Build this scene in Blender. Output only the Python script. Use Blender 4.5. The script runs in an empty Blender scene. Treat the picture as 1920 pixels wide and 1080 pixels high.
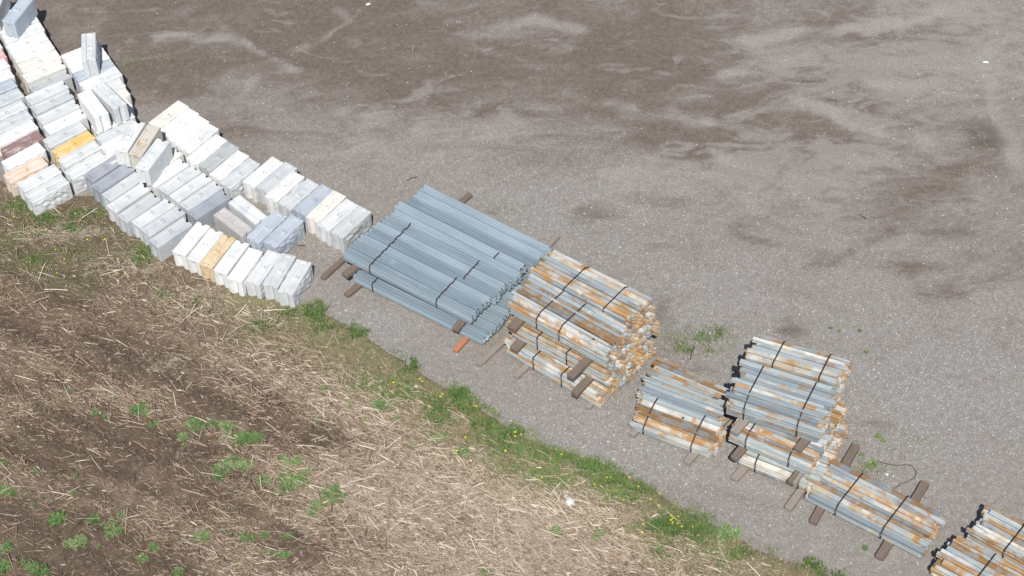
import bpy, bmesh, math, random
import numpy as np
from mathutils import Vector, Matrix
random.seed(7); rng = np.random.default_rng(11)
S = bpy.context.scene
COL = S.collection

# ------------------------------------------------------------------ camera
F, XN, YN, HC = 3733.0, 1140.0, 3900.0, 39.0
n = np.array([(XN-960)/F, (YN-540)/F, 1.0]); n /= np.linalg.norm(n)
zc = -n; fw = np.array([0, 0, 1.0]); yw = fw-(fw@n)*n; yw /= np.linalg.norm(yw)
xw = np.cross(yw, zc)
R = np.array([xw, yw, zc])                       # world = R @ camera(x right, y down, z forward)
d0 = R@fw
CP = -d0*(HC/-d0[2])

def at(px, py, z=0.0):
    """point of the world at height z seen at a position of the photograph (survey helper)"""
    d = R@np.array([(px-960)/F, (py-540)/F, 1.0])
    t = (z-CP[2])/d[2]
    return CP+t*d
def at_np(px, py, z=0.0):
    px = np.asarray(px, float); py = np.asarray(py, float)
    d = np.stack([(px-960)/F, (py-540)/F, np.ones_like(px)], -1)@R.T
    t = (z-CP[2])/d[..., 2]
    return CP+t[..., None]*d

cam = bpy.data.objects.new('camera', bpy.data.cameras.new('camera'))
COL.objects.link(cam)
Rb = np.array([R[:, 0], -R[:, 1], -R[:, 2]]).T
M = Matrix([[*Rb[0], CP[0]], [*Rb[1], CP[1]], [*Rb[2], CP[2]], [0, 0, 0, 1]])
cam.matrix_world = M
cam.data.sensor_width = 36; cam.data.lens = 36*F/1920
cam.data.clip_end = 2000; cam.data.clip_start = 0.5
S.camera = cam

# ------------------------------------------------------------------ light
EL, AZ = math.radians(54), math.radians(2)       # shadow azimuth measured from +y towards +x
sd = Vector((math.sin(AZ)*math.cos(EL), math.cos(AZ)*math.cos(EL), -math.sin(EL)))
sun = bpy.data.objects.new('sun', bpy.data.lights.new('sun', 'SUN'))
COL.objects.link(sun)
sun.rotation_euler = sd.to_track_quat('-Z', 'Y').to_euler()
sun.data.energy = 4.7; sun.data.angle = math.radians(0.53); sun.data.color = (1.0, 0.965, 0.91)
W = bpy.data.worlds.new('World'); S.world = W; W.use_nodes = True
wn = W.node_tree.nodes; bg = wn['Background']
sky = wn.new('ShaderNodeTexSky'); sky.sky_type = 'NISHITA'; sky.sun_disc = False
sky.sun_elevation = EL; sky.sun_rotation = math.pi+AZ
W.node_tree.links.new(sky.outputs[0], bg.inputs[0]); bg.inputs[1].default_value = 0.082
S.view_settings.view_transform = 'Standard'; S.view_settings.look = 'None'
S.view_settings.exposure = 0.09; S.view_settings.gamma = 1.0

# ------------------------------------------------------------------ material helpers
class NT:
    def __init__(s, name, rough=0.85, metal=0.0, spec=0.3):
        s.m = bpy.data.materials.new(name); s.m.use_nodes = True
        s.t = s.m.node_tree; s.b = s.t.nodes['Principled BSDF']
        s.b.inputs['Roughness'].default_value = rough; s.b.inputs['Metallic'].default_value = metal
        s.b.inputs['Specular IOR Level'].default_value = spec
    def n(s, kind, **kw):
        x = s.t.nodes.new('ShaderNode'+kind)
        for k, v in kw.items(): setattr(x, k, v)
        return x
    def l(s, a, b): s.t.links.new(a, b)
    def coord(s, out='Object', scale=(1, 1, 1), rnd=False):
        tc = s.n('TexCoord'); mp = s.n('Mapping'); mp.inputs['Scale'].default_value = scale
        s.l(tc.outputs[out], mp.inputs['Vector'])
        if rnd:
            oi = s.n('ObjectInfo'); vm = s.n('VectorMath', operation='SCALE'); vm.inputs[0].default_value = (37, 53, 71)
            s.l(oi.outputs['Random'], vm.inputs['Scale']); s.l(vm.outputs[0], mp.inputs['Location'])
        return mp.outputs[0]
    def noise(s, vec, scale, detail=4, rough=0.55, dist=0.0):
        x = s.n('TexNoise'); x.inputs['Scale'].default_value = scale; x.inputs['Detail'].default_value = detail
        x.inputs['Roughness'].default_value = rough; x.inputs['Distortion'].default_value = dist
        s.l(vec, x.inputs['Vector']); return x.outputs['Fac']
    def vor(s, vec, scale, out='Color', feature='F1', rand=1.0):
        x = s.n('TexVoronoi', feature=feature); x.inputs['Scale'].default_value = scale; x.inputs['Randomness'].default_value = rand
        s.l(vec, x.inputs['Vector']); return x.outputs[out]
    def ramp(s, fac, *stops):
        x = s.n('ValToRGB'); e = x.color_ramp.elements
        while len(e) < len(stops): e.new(0.5)
        for k, (p, c) in enumerate(stops):
            e[k].position = p; e[k].color = c if len(c) == 4 else (*c, 1)
        s.l(fac, x.inputs[0]); return x.outputs[0]
    def step(s, fac, a, b):
        x = s.n('MapRange', interpolation_type='SMOOTHSTEP'); x.inputs[1].default_value = a; x.inputs[2].default_value = b
        s.l(fac, x.inputs[0]); return x.outputs[0]
    def mix(s, fac, a, b, mode='MIX'):
        x = s.n('Mix', data_type='RGBA', blend_type=mode)
        for i, v in ((0, fac), (6, a), (7, b)):
            if isinstance(v, (int, float)): x.inputs[i].default_value = v
            elif isinstance(v, tuple): x.inputs[i].default_value = v if len(v) == 4 else (*v, 1)
            else: s.l(v, x.inputs[i])
        return x.outputs[2]
    def math(s, op, a, b=0.0):
        x = s.n('Math', operation=op)
        for i, v in ((0, a), (1, b)):
            if isinstance(v, (int, float)): x.inputs[i].default_value = v
            else: s.l(v, x.inputs[i])
        return x.outputs[0]
    def attr(s, name, out='Fac', kind='GEOMETRY'):
        x = s.n('Attribute', attribute_name=name, attribute_type=kind); return x.outputs[out]
    def base(s, c):
        if isinstance(c, tuple): s.b.inputs['Base Color'].default_value = (*c, 1)
        else: s.l(c, s.b.inputs['Base Color'])
    def bump(s, h, strength=0.3, dist=0.02):
        x = s.n('Bump'); x.inputs['Strength'].default_value = strength; x.inputs['Distance'].default_value = dist
        s.l(h, x.inputs['Height']); s.l(x.outputs[0], s.b.inputs['Normal'])

MAT = {}
def concrete(name, stain=None, lo=0.45, hi=0.6, tint=None):
    k = NT(name, 0.9, 0, 0.2)
    v = k.coord('Object', (1, 1, 1), True); vs = k.coord('Object', (0.6, 5, 2.2), True)
    oc = k.n('ObjectInfo').outputs['Color']
    big = k.noise(v, 2.6, 5, 0.6, 0.4); streak = k.noise(vs, 3.0, 5, 0.65, 0.3); fine = k.noise(v, 42, 3, 0.7)
    c = k.mix(k.step(big, 0.42, 0.72), oc, k.mix(1.0, oc, (0.80, 0.84, 0.88), 'MULTIPLY'))
    c = k.mix(k.math('MULTIPLY', k.step(streak, 0.5, 0.75), 0.6), c, k.mix(1.0, oc, (0.76, 0.78, 0.80), 'MULTIPLY'))
    if stain:
        c = k.mix(k.step(k.math('ADD', k.math('MULTIPLY', big, 0.45), k.math('MULTIPLY', streak, 0.55)), lo, hi), c, stain)
    else:
        wn_ = k.noise(k.coord('Object', (1, 1.4, 1), True), 1.3, 3, 0.5, 0.6)
        c = k.mix(k.math('MULTIPLY', k.step(wn_, 0.6, 0.8), 0.16), c, (0.62, 0.5, 0.33))
    c = k.mix(k.math('MULTIPLY', k.step(fine, 0.55, 0.8), 0.35), c, k.mix(1.0, c, (0.72, 0.71, 0.69), 'MULTIPLY'))
    pits = k.vor(v, 60, 'Distance')
    c = k.mix(k.step(pits, 0.14, 0.05), c, k.mix(1.0, c, (0.55, 0.53, 0.5), 'MULTIPLY'))
    k.base(c)
    k.bump(k.math('ADD', k.math('MULTIPLY', streak, 0.8), k.math('MULTIPLY', fine, 0.5)), 0.5, 0.02)
    MAT[name] = k.m
concrete('concrete')
concrete('concrete_yellow', (0.68, 0.42, 0.13), 0.44, 0.56)
concrete('concrete_tan', (0.55, 0.38, 0.17), 0.42, 0.66)
concrete('concrete_brown', (0.26, 0.175, 0.165), 0.38, 0.5)
concrete('concrete_pink', (0.66, 0.33, 0.34), 0.40, 0.52)
concrete('concrete_peach', (0.66, 0.50, 0.38), 0.42, 0.56)
concrete('concrete_rust_stain', (0.50, 0.33, 0.2), 0.5, 0.62)

def steel_plain(name, c, rough=0.6, metal=0.3):
    k = NT(name, rough, metal, 0.4); v = k.coord('Object'); a = k.noise(v, 9, 4, 0.6)
    k.base(k.mix(a, tuple(x*0.7 for x in c), tuple(min(1, x*1.25) for x in c))); MAT[name] = k.m
steel_plain('strap_steel', (0.050, 0.030, 0.030)); steel_plain('loop_steel', (0.27, 0.25, 0.23)); steel_plain('wire', (0.06, 0.04, 0.035))

k = NT('galvanised_rail', 0.36, 0.5, 0.5)
v = k.coord('Object', (0.5, 4, 4), True); v2 = k.coord('Object', (1, 1, 1), True)
a = k.noise(v, 1.6, 4, 0.55, 0.2); b = k.noise(v2, 1.3, 4, 0.6, 0.6); sp = k.noise(v2, 30, 2, 0.6)
c = k.ramp(a, (0.3, (0.36, 0.445, 0.50)), (0.55, (0.435, 0.52, 0.57)), (0.75, (0.50, 0.58, 0.62)))
c = k.mix(k.math('MULTIPLY', k.step(b, 0.60, 0.78), 0.55), c, (0.66, 0.70, 0.72))
c = k.mix(k.math('MULTIPLY', k.step(sp, 0.60, 0.75), 0.3), c, (0.24, 0.30, 0.35))
oi = k.n('ObjectInfo').outputs['Random']
c = k.mix(1.0, c, k.ramp(oi, (0.0, (0.74, 0.76, 0.78)), (1.0, (1.17, 1.15, 1.14))), 'MULTIPLY')
k.base(c); MAT['galvanised_rail'] = k.m

def post_mat(name, wt, ww, wr):
    """weathered galvanised steel: bare zinc, white oxide, tan bloom and rust shares"""
    k = NT(name, 0.75, 0.08, 0.3)
    v = k.coord('Object', (0.85, 0.7, 0.7), True); v2 = k.coord('Object', (1.1, 0.9, 0.9), True); vl = k.coord('Object', (0.4, 9, 9), True)
    a = k.noise(v, 1.5, 3, 0.55, 0.5); b = k.noise(v2, 1.7, 4, 0.6, 0.7); e = k.noise(v2, 1.9, 4, 0.62, 0.5); l = k.noise(vl, 3, 5, 0.65)
    zinc = k.ramp(l, (0.3, (0.27, 0.325, 0.355)), (0.55, (0.37, 0.425, 0.455)), (0.75, (0.45, 0.49, 0.51)))
    white = k.ramp(l, (0.3, (0.50, 0.50, 0.48)), (0.6, (0.60, 0.60, 0.58)), (0.8, (0.52, 0.49, 0.43)))
    tan = k.ramp(l, (0.3, (0.40, 0.315, 0.21)), (0.6, (0.52, 0.425, 0.30)), (0.8, (0.50, 0.45, 0.37)))
    rust = k.ramp(l, (0.28, (0.21, 0.10, 0.04)), (0.5, (0.42, 0.235, 0.095)), (0.72, (0.56, 0.38, 0.20)))
    lj = k.math('MULTIPLY', k.math('SUBTRACT', l, 0.5), 0.45)
    c = k.mix(k.step(k.math('ADD', a, lj), ww-0.02, ww+0.14), zinc, white)
    c = k.mix(k.math('MULTIPLY', k.step(k.math('ADD', b, lj), wt-0.02, wt+0.16), 0.85), c, tan)
    c = k.mix(k.math('MULTIPLY', k.step(k.math('ADD', e, lj), wr-0.05, wr+0.09), 0.95), c, rust)
    tc = k.n('TexCoord'); sx = k.n('SeparateXYZ'); k.l(tc.outputs['Generated'], sx.inputs[0])
    endd = k.math('ABSOLUTE', k.math('SUBTRACT', sx.outputs[0], 0.5)); oi2 = k.n('ObjectInfo').outputs['Random']
    spots = k.noise(k.coord('Object', (2, 4, 4), True), 6, 3, 0.7)
    endm = k.step(k.math('ADD', endd, k.math('MULTIPLY', k.math('SUBTRACT', spots, 0.5), 0.06)), 0.472, 0.496)
    c = k.mix(k.math('MULTIPLY', endm, k.step(k.math('FRACT', k.math('MULTIPLY', oi2, 7.3)), 0.35, 0.55)), c, k.mix(0.3, rust, tan))
    c = k.mix(k.math('MULTIPLY', k.step(spots, 0.60, 0.74), 0.45), c, (0.26, 0.15, 0.08))
    dirt = k.noise(vl, 7, 4, 0.7)
    c = k.mix(k.math('MULTIPLY', k.step(dirt, 0.52, 0.76), 0.5), c, k.mix(1.0, c, (0.5, 0.47, 0.44), 'MULTIPLY'))
    oi = k.n('ObjectInfo').outputs['Random']
    c = k.mix(1.0, c, k.ramp(oi, (0.0, (0.56, 0.58, 0.61)), (0.45, (0.95, 0.95, 0.94)), (1.0, (1.22, 1.19, 1.13))), 'MULTIPLY')
    k.base(c); k.bump(l, 0.15, 0.01); MAT[name] = k.m
post_mat('post_zinc', 0.60, 0.58, 0.62); post_mat('post_white', 0.56, 0.42, 0.60)
post_mat('post_rust', 0.48, 0.48, 0.46); post_mat('post_tan', 0.45, 0.47, 0.55)

def timber_mat(name, lo, hi):
    k = NT(name, 0.95, 0, 0.1)
    v = k.coord('Object', (0.8, 14, 14), True); v2 = k.coord('Object', (1, 1, 1), True)
    g = k.noise(v, 3, 5, 0.7, 0.4); b = k.noise(v2, 4, 3, 0.6)
    c = k.mix(g, lo, hi); c = k.mix(k.math('MULTIPLY', k.step(g, 0.42, 0.3), 0.8), c, tuple(x*0.35 for x in lo))
    c = k.mix(k.math('MULTIPLY', b, 0.4), c, tuple(x*0.8 for x in hi)); k.base(c); k.bump(g, 0.6, 0.02); MAT[name] = k.m
timber_mat('timber_brown', (0.10, 0.075, 0.06), (0.25, 0.20, 0.165))
timber_mat('timber_grey', (0.17, 0.145, 0.125), (0.37, 0.325, 0.285))
timber_mat('timber_orange', (0.36, 0.14, 0.075), (0.52, 0.24, 0.14))
timber_mat('twig_pale', (0.36, 0.30, 0.22), (0.5, 0.43, 0.33))
timber_mat('twig_wood', (0.07, 0.05, 0.035), (0.16, 0.11, 0.08))

k = NT('post_hole', 0.9); k.base((0.03, 0.025, 0.02)); MAT['post_hole'] = k.m

# leaf-like stuff: colour ramps over a per-face random value
def ramp_mat(name, stops, rough=0.8, spec=0.2, patch=None):
    k = NT(name, rough, 0, spec); r = k.attr('rnd'); c = k.ramp(r, *stops)
    if patch:
        p = k.noise(k.coord('Object'), 1.1, 3, 0.6); c = k.mix(k.step(p, 0.42, 0.62), c, k.mix(1.0, c, patch, 'MULTIPLY'))
    k.base(c); MAT[name] = k.m
ramp_mat('grass_blade', [(0, (0.06, 0.13, 0.028)), (0.4, (0.135, 0.215, 0.062)), (0.62, (0.20, 0.265, 0.095)), (0.76, (0.33, 0.30, 0.16)), (1, (0.46, 0.39, 0.26))], 0.7, 0.25, (0.75, 0.85, 0.75))
ramp_mat('weed_leaf', [(0, (0.055, 0.115, 0.03)), (0.5, (0.115, 0.195, 0.06)), (0.9, (0.185, 0.27, 0.105)), (1, (0.28, 0.32, 0.16))], 0.6, 0.3)
ramp_mat('straw', [(0, (0.09, 0.06, 0.042)), (0.12, (0.17, 0.105, 0.065)), (0.28, (0.25, 0.17, 0.115)), (0.55, (0.325, 0.26, 0.197)), (0.85, (0.435, 0.362, 0.285)), (1, (0.62, 0.55, 0.45))], 0.85, 0.15)
ramp_mat('pebble', [(0, (0.13, 0.115, 0.10)), (0.4, (0.27, 0.245, 0.22)), (0.8, (0.45, 0.42, 0.38)), (1, (0.7, 0.68, 0.64))], 0.9, 0.15)
ramp_mat('field_stone', [(0, (0.28, 0.21, 0.13)), (0.5, (0.44, 0.36, 0.25)), (1, (0.66, 0.59, 0.47))], 0.9, 0.15)
k = NT('yellow_petal', 0.6); k.base((0.85, 0.58, 0.02)); MAT['yellow_petal'] = k.m
k = NT('rock_white', 0.9); a = k.noise(k.coord('Object'), 9, 4, 0.6); k.base(k.mix(a, (0.50, 0.51, 0.50), (0.72, 0.73, 0.72))); k.bump(a, 0.4, 0.02); MAT['rock_white'] = k.m
k = NT('scrap_white', 0.7); k.base((0.85, 0.85, 0.83)); MAT['scrap_white'] = k.m

# gravel yard
k = NT('gravel', 0.95, 0, 0.15)
v = k.coord('Object')
dirt, stain, pale, coarse = k.attr('dirt'), k.attr('stain'), k.attr('pale'), k.attr('coarse'); track = k.attr('track')
vw = k.coord('Object', (0.55, 1.2, 1))
w1 = k.noise(vw, 0.36, 7, 0.62, 2.2); w2 = k.noise(vw, 1.0, 6, 0.62, 1.5); w3 = k.noise(v, 6, 4, 0.65); w4 = k.noise(v, 26, 3, 0.7)
grey = k.ramp(w3, (0.25, (0.212, 0.191, 0.168)), (0.5, (0.254, 0.231, 0.207)), (0.75, (0.30, 0.276, 0.25)))
grey = k.mix(k.math('MULTIPLY', coarse, 0.6), grey, k.ramp(w3, (0.25, (0.23, 0.217, 0.207)), (0.75, (0.31, 0.297, 0.285))))
brown = k.ramp(w3, (0.25, (0.125, 0.10, 0.082)), (0.5, (0.158, 0.129, 0.108)), (0.8, (0.195, 0.163, 0.14)))
mask = k.math('ADD', k.math('ADD', k.math('MULTIPLY', dirt, 1.0), k.math('MULTIPLY', k.math('SUBTRACT', w1, 0.5), 1.9)), k.math('MULTIPLY', k.math('SUBTRACT', w2, 0.5), 0.75))
mask = k.math('ADD', mask, track)
c = k.mix(k.step(mask, 0.0, 0.9), grey, brown)
c = k.mix(k.math('MULTIPLY', k.step(k.math('MULTIPLY', track, -1.0), 0.05, 0.5), 0.55), c, (0.325, 0.30, 0.275))
c = k.mix(k.math('MULTIPLY', k.step(k.math('ADD', w2, k.math('MULTIPLY', pale, 0.3)), 0.54, 0.74), 0.6), c, (0.325, 0.303, 0.283))
sep = k.n('SeparateColor'); k.l(k.vor(v, 38), sep.inputs[0]); st1 = sep.outputs[0]; st1g = sep.outputs[1]
sep2 = k.n('SeparateColor'); k.l(k.vor(v, 70), sep2.inputs[0]); st2 = sep2.outputs[0]
c = k.mix(1.0, c, k.ramp(st2, (0, (0.74, 0.735, 0.73)), (0.5, (0.96, 0.955, 0.95)), (0.85, (1.14, 1.13, 1.12)), (1, (1.3, 1.29, 1.27))), 'MULTIPLY')
stones = k.math('MULTIPLY', k.step(k.math('ADD', st1, k.math('MULTIPLY', coarse, 0.12)), 0.93, 1.0), k.math('SUBTRACT', 1.0, k.math('MULTIPLY', k.step(mask, 0.2, 0.8), 0.72)))
c = k.mix(k.math('MULTIPLY', stones, 0.45), c, k.ramp(st1g, (0, (0.30, 0.27, 0.25)), (0.6, (0.48, 0.46, 0.44)), (1, (0.74, 0.73, 0.70))))
c = k.mix(k.math('MULTIPLY', k.step(k.math('ADD', stain, k.math('MULTIPLY', k.math('SUBTRACT', w2, 0.5), 1.6)), 0.2, 0.95), 0.75), c, (0.10, 0.08, 0.064))
k.base(c)
k.bump(k.math('ADD', k.math('ADD', k.math('MULTIPLY', st1, 0.35), k.math('MULTIPLY', st2, 0.25)), k.math('MULTIPLY', w4, 0.6)), 0.55, 0.02)
MAT['gravel'] = k.m

# field soil
k = NT('soil', 0.97, 0, 0.1)
v = k.coord('Object')
soil, moss, tan, verge = k.attr('soil'), k.attr('moss'), k.attr('tan'), k.attr('verge')
w1 = k.noise(v, 1.3, 5, 0.65, 0.8); w2 = k.noise(v, 7, 5, 0.7, 0.6); w3 = k.noise(v, 30, 3, 0.75)
c = k.ramp(w2, (0.25, (0.11, 0.080, 0.056)), (0.5, (0.19, 0.144, 0.104)), (0.78, (0.29, 0.228, 0.17)))
dk = k.ramp(w2, (0.25, (0.055, 0.042, 0.033)), (0.5, (0.115, 0.088, 0.066)), (0.8, (0.20, 0.155, 0.117)))
dk = k.mix(0.12, dk, (0.2, 0.13, 0.08))
ms = k.ramp(w2, (0.25, (0.085, 0.075, 0.04)), (0.5, (0.14, 0.123, 0.074)), (0.8, (0.21, 0.18, 0.115)))
tn = k.ramp(w2, (0.25, (0.19, 0.15, 0.11)), (0.5, (0.30, 0.25, 0.195)), (0.8, (0.41, 0.355, 0.285)))
jit = k.math('ADD', k.math('MULTIPLY', k.math('SUBTRACT', w1, 0.5), 2.0), k.math('MULTIPLY', k.math('SUBTRACT', w2, 0.5), 1.2))
c = k.mix(k.step(k.math('ADD', soil, jit), 0.3, 0.75), c, dk)
c = k.mix(k.step(k.math('ADD', moss, jit), 0.3, 0.75), c, ms)
c = k.mix(k.step(k.math('ADD', tan, jit), 0.3, 0.8), c, tn)
vg = k.ramp(w2, (0.25, (0.15, 0.128, 0.07)), (0.5, (0.235, 0.20, 0.122)), (0.8, (0.35, 0.30, 0.205)))
c = k.mix(k.step(k.math('ADD', verge, k.math('MULTIPLY', jit, 0.5)), 0.3, 0.8), c, vg)
c = k.mix(1.0, c, k.ramp(w3, (0.3, (0.6, 0.6, 0.6)), (0.55, (1, 1, 1)), (0.75, (1.35, 1.33, 1.3))), 'MULTIPLY')
k.base(c); k.bump(k.math('ADD', k.math('MULTIPLY', w2, 1.0), k.math('MULTIPLY', w3, 0.5)), 0.9, 0.04)
MAT['soil'] = k.m

# ------------------------------------------------------------------ object helpers
def tag(o, label=None, cat=None, group=None, kind=None):
    if label: o['label'] = label
    if cat: o['category'] = cat
    if group: o['group'] = group
    if kind: o['kind'] = kind
    return o
def link(name, me, parent=None):
    o = bpy.data.objects.new(name, me); COL.objects.link(o)
    if parent is not None: o.parent = parent
    return o
def empty(name, loc, rz=0.0):
    o = bpy.data.objects.new(name, None); COL.objects.link(o); o.location = loc; o.rotation_euler = (0, 0, rz); o.empty_display_size = 0.2
    return o
def np_mesh(name, V, Fq, mat, rnd=None, smooth=False):
    """V (N,3), Fq (M,k) -> mesh, optional per-face random value"""
    me = bpy.data.meshes.new(name); V = np.ascontiguousarray(V, np.float32); Fq = np.ascontiguousarray(Fq, np.int32)
    m, kk = Fq.shape
    me.vertices.add(len(V)); me.vertices.foreach_set('co', V.ravel())
    me.loops.add(m*kk); me.loops.foreach_set('vertex_index', Fq.ravel())
    me.polygons.add(m); me.polygons.foreach_set('loop_start', np.arange(0, m*kk, kk, dtype=np.int32))
    if smooth: me.polygons.foreach_set('use_smooth', np.ones(m, bool))
    if rnd is not None:
        a = me.attributes.new('rnd', 'FLOAT', 'FACE'); a.data.foreach_set('value', np.asarray(rnd, np.float32))
    me.update(calc_edges=True); me.materials.append(mat)
    return me
def bm_mesh(name, bm, mat, bevel=0.0, seg=1):
    if bevel: bmesh.ops.bevel(bm, geom=[e for e in bm.edges if len(e.link_faces) == 2 and e.calc_face_angle(0) > 0.5], offset=bevel, segments=seg, affect='EDGES', profile=0.6)
    bmesh.ops.recalc_face_normals(bm, faces=bm.faces)
    me = bpy.data.meshes.new(name); bm.to_mesh(me); bm.free(); me.materials.append(mat); return me
def add_box(bm, x0, x1, y0, y1, z0, z1):
    p = [bm.verts.new(q) for q in ((x0,y0,z0),(x1,y0,z0),(x1,y1,z0),(x0,y1,z0),(x0,y0,z1),(x1,y0,z1),(x1,y1,z1),(x0,y1,z1))]
    for f in ((3,2,1,0),(4,5,6,7),(0,1,5,4),(1,2,6,5),(2,3,7,6),(3,0,4,7)): bm.faces.new([p[i] for i in f])
def add_tube(bm, pts, r, sides=6, r_end=None):
    pts = [Vector(p) for p in pts]; rings = []
    for i, p in enumerate(pts):
        t = (pts[min(i+1, len(pts)-1)]-pts[max(i-1, 0)]).normalized()
        u = t.cross(Vector((0, 0, 1)));
        if u.length < 1e-3: u = t.cross(Vector((1, 0, 0)))
        u.normalize(); w = u.cross(t)
        rr = r if r_end is None else r+(r_end-r)*i/(len(pts)-1)
        rings.append([bm.verts.new(p+u*rr*math.cos(2*math.pi*k/sides)+w*rr*math.sin(2*math.pi*k/sides)) for k in range(sides)])
    for a, b in zip(rings, rings[1:]):
        for k in range(sides): bm.faces.new((a[k], a[(k+1) % sides], b[(k+1) % sides], b[k]))
    bm.faces.new(rings[0][::-1]); bm.faces.new(rings[-1])

def fbm(x, y, sc, seed=0, octv=4):
    """cheap value noise on arrays"""
    r = np.random.default_rng(seed); out = np.zeros_like(x, float); amp = 1.0; tot = 0
    for o in range(octv):
        g = r.random((64, 64)); u = x*sc*2**o+r.random()*50; v_ = y*sc*2**o+r.random()*50
        iu = np.floor(u).astype(int); iv = np.floor(v_).astype(int); fu = u-iu; fv = v_-iv
        fu = fu*fu*(3-2*fu); fv = fv*fv*(3-2*fv)
        a = g[iu % 64, iv % 64]; b = g[(iu+1) % 64, iv % 64]; c_ = g[iu % 64, (iv+1) % 64]; d = g[(iu+1) % 64, (iv+1) % 64]
        out += amp*((a*(1-fu)+b*fu)*(1-fv)+(c_*(1-fu)+d*fu)*fv); tot += amp; amp *= 0.55
    return out/tot

def blobs(x, y, items):
    """soft union of ellipses given by survey position (px, py, radius in px along x, along y, weight)"""
    out = np.zeros_like(x, float)
    for px, py, rx, ry, wgt in items:
        c_ = at(px, py); ex = at(px+rx, py)-c_; ey = at(px, py-ry)-c_
        lx = np.linalg.norm(ex[:2]); ly = np.linalg.norm(ey[:2])
        q = ((x-c_[0])/lx)**2+((y-c_[1])/ly)**2
        out = np.maximum(out, wgt*np.exp(-q*0.7))
    return out

# ------------------------------------------------------------------ gravel yard: one sheet to the horizon
gx = np.concatenate([[-900, -300, -120, -60, -35], np.arange(-22, 22.01, 0.16), [35, 60, 120, 300, 900]])
gy = np.concatenate([[-900, -300, -120, -60, -30], np.arange(-14, 17.01, 0.16), [30, 60, 120, 300, 900]])
X, Y = np.meshgrid(gx, gy); nx, ny = len(gx), len(gy)
inside = (np.abs(X) < 30) & (np.abs(Y) < 30)
Z = np.where(inside, 0.03*(fbm(X, Y, 0.5, 3)-0.5)+0.012*(fbm(X, Y, 2.0, 4, 2)-0.5), 0)-0.012
idx = np.arange(nx*ny).reshape(ny, nx)
Fg = np.stack([idx[:-1, :-1], idx[:-1, 1:], idx[1:, 1:], idx[1:, :-1]], -1).reshape(-1, 4)
me = np_mesh('gravel_yard', np.stack([X, Y, Z], -1).reshape(-1, 3), Fg, MAT['gravel'], smooth=True)
dirt_b = blobs(X, Y, [(300, 30, 330, 150, 0.8), (620, 40, 300, 130, 0.95), (860, 130, 260, 90, 0.85), (950, 20, 260, 80, 0.8), (1180, 120, 240, 140, 0.95), (1330, 220, 200, 90, 0.9),
    (1260, 40, 160, 70, 0.85), (1450, 330, 150, 60, 0.6), (330, 120, 120, 80, 0.9), (1560, 170, 260, 110, 0.8), (1500, 270, 250, 90, 0.75), (1840, 300, 120, 120, 0.55), (1380, 400, 200, 60, 0.4), (120, 30, 90, 120, 0.7), (1620, 60, 220, 80, 0.75), (1720, 350, 200, 80, 0.6), (1820, 470, 160, 60, 0.4), (430, 260, 90, 60, 0.5)])
pale_b = blobs(X, Y, [(1620, 140, 260, 80, 0.8), (1500, 310, 200, 70, 0.8), (1800, 60, 120, 120, 0.8), (1250, 340, 140, 50, 0.6), (780, 240, 200, 50, 0.5)])
stain_b = blobs(X, Y, [(1838, 258, 38, 28, 0.95), (1112, 404, 60, 34, 0.55), (1480, 614, 34, 24, 0.75), (1225, 463, 50, 14, 0.45), (915, 400, 40, 14, 0.4), (845, 180, 14, 8, 0.5), (1245, 610, 28, 70, 0.5), (1400, 690, 40, 14, 0.5), (1590, 850, 60, 40, 0.35), (1320, 690, 60, 16, 0.45), (1640, 800, 60, 25, 0.4)])
TR = [(0.55, 0.16, [(371, 26), (437, 52), (502, 83), (546, 103), (603, 118), (677, 153), (721, 164), (809, 188), (861, 206), (922, 206), (984, 210), (1071, 227)]), (0.45, 0.14, [(712, 157), (765, 136), (822, 127), (896, 122), (984, 140)]),
      (-0.6, 0.2, [(546, 96), (581, 84), (625, 60), (655, 42), (634, 20), (599, 2)]), (0.4, 0.15, [(560, 112), (600, 92), (640, 64), (668, 44)]), (-0.5, 0.2, [(300, 70), (360, 62), (430, 70), (500, 104), (560, 128)]), (-0.5, 0.2, [(440, 170), (480, 140), (530, 130)]),
      (-0.7, 0.25, [(1400, 70), (1480, 62), (1561, 57), (1649, 52), (1714, 35), (1780, 13)]), (-0.7, 0.3, [(1487, 188), (1552, 214), (1627, 249), (1727, 262)]), (0.5, 0.2, [(1200, 262), (1290, 289), (1364, 315), (1452, 341), (1517, 363)]), (-0.6, 0.2, [(1325, 291), (1412, 326), (1495, 353)]),
      (0.45, 0.12, [(1841, 0), (1843, 26), (1846, 87)]), (-0.6, 0.25, [(1850, 100), (1854, 131), (1862, 219), (1892, 265), (1915, 332)]), (0.5, 0.14, [(1377, 439), (1474, 461), (1561, 474), (1640, 474)]), (0.5, 0.16, [(1517, 505), (1561, 487), (1671, 439)]), (0.4, 0.3, [(1692, 487), (1736, 544), (1802, 553)]),
      (0.4, 0.15, [(1720, 440), (1800, 430), (1880, 425)]), (0.35, 0.15, [(1820, 476), (1900, 470)]), (-0.6, 0.25, [(1080, 170), (1180, 195), (1260, 215), (1330, 225)]), (-0.5, 0.25, [(1350, 140), (1440, 120), (1520, 112)]), (-0.5, 0.3, [(900, 60), (1000, 40), (1100, 52)]), (0.4, 0.2, [(1100, 205), (1200, 228), (1300, 262), (1400, 280)]),
      (-0.45, 0.3, [(1640, 150), (1720, 160), (1800, 180)]), (0.4, 0.2, [(1560, 262), (1640, 275), (1720, 290), (1800, 320)]), (-0.4, 0.25, [(640, 200), (720, 225), (800, 250)])]
track_b = np.zeros_like(X); wx = X+0.35*(fbm(X, Y, 0.9, 71)-0.5)*2; wy = Y+0.35*(fbm(X, Y, 0.9, 72)-0.5)*2
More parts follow.
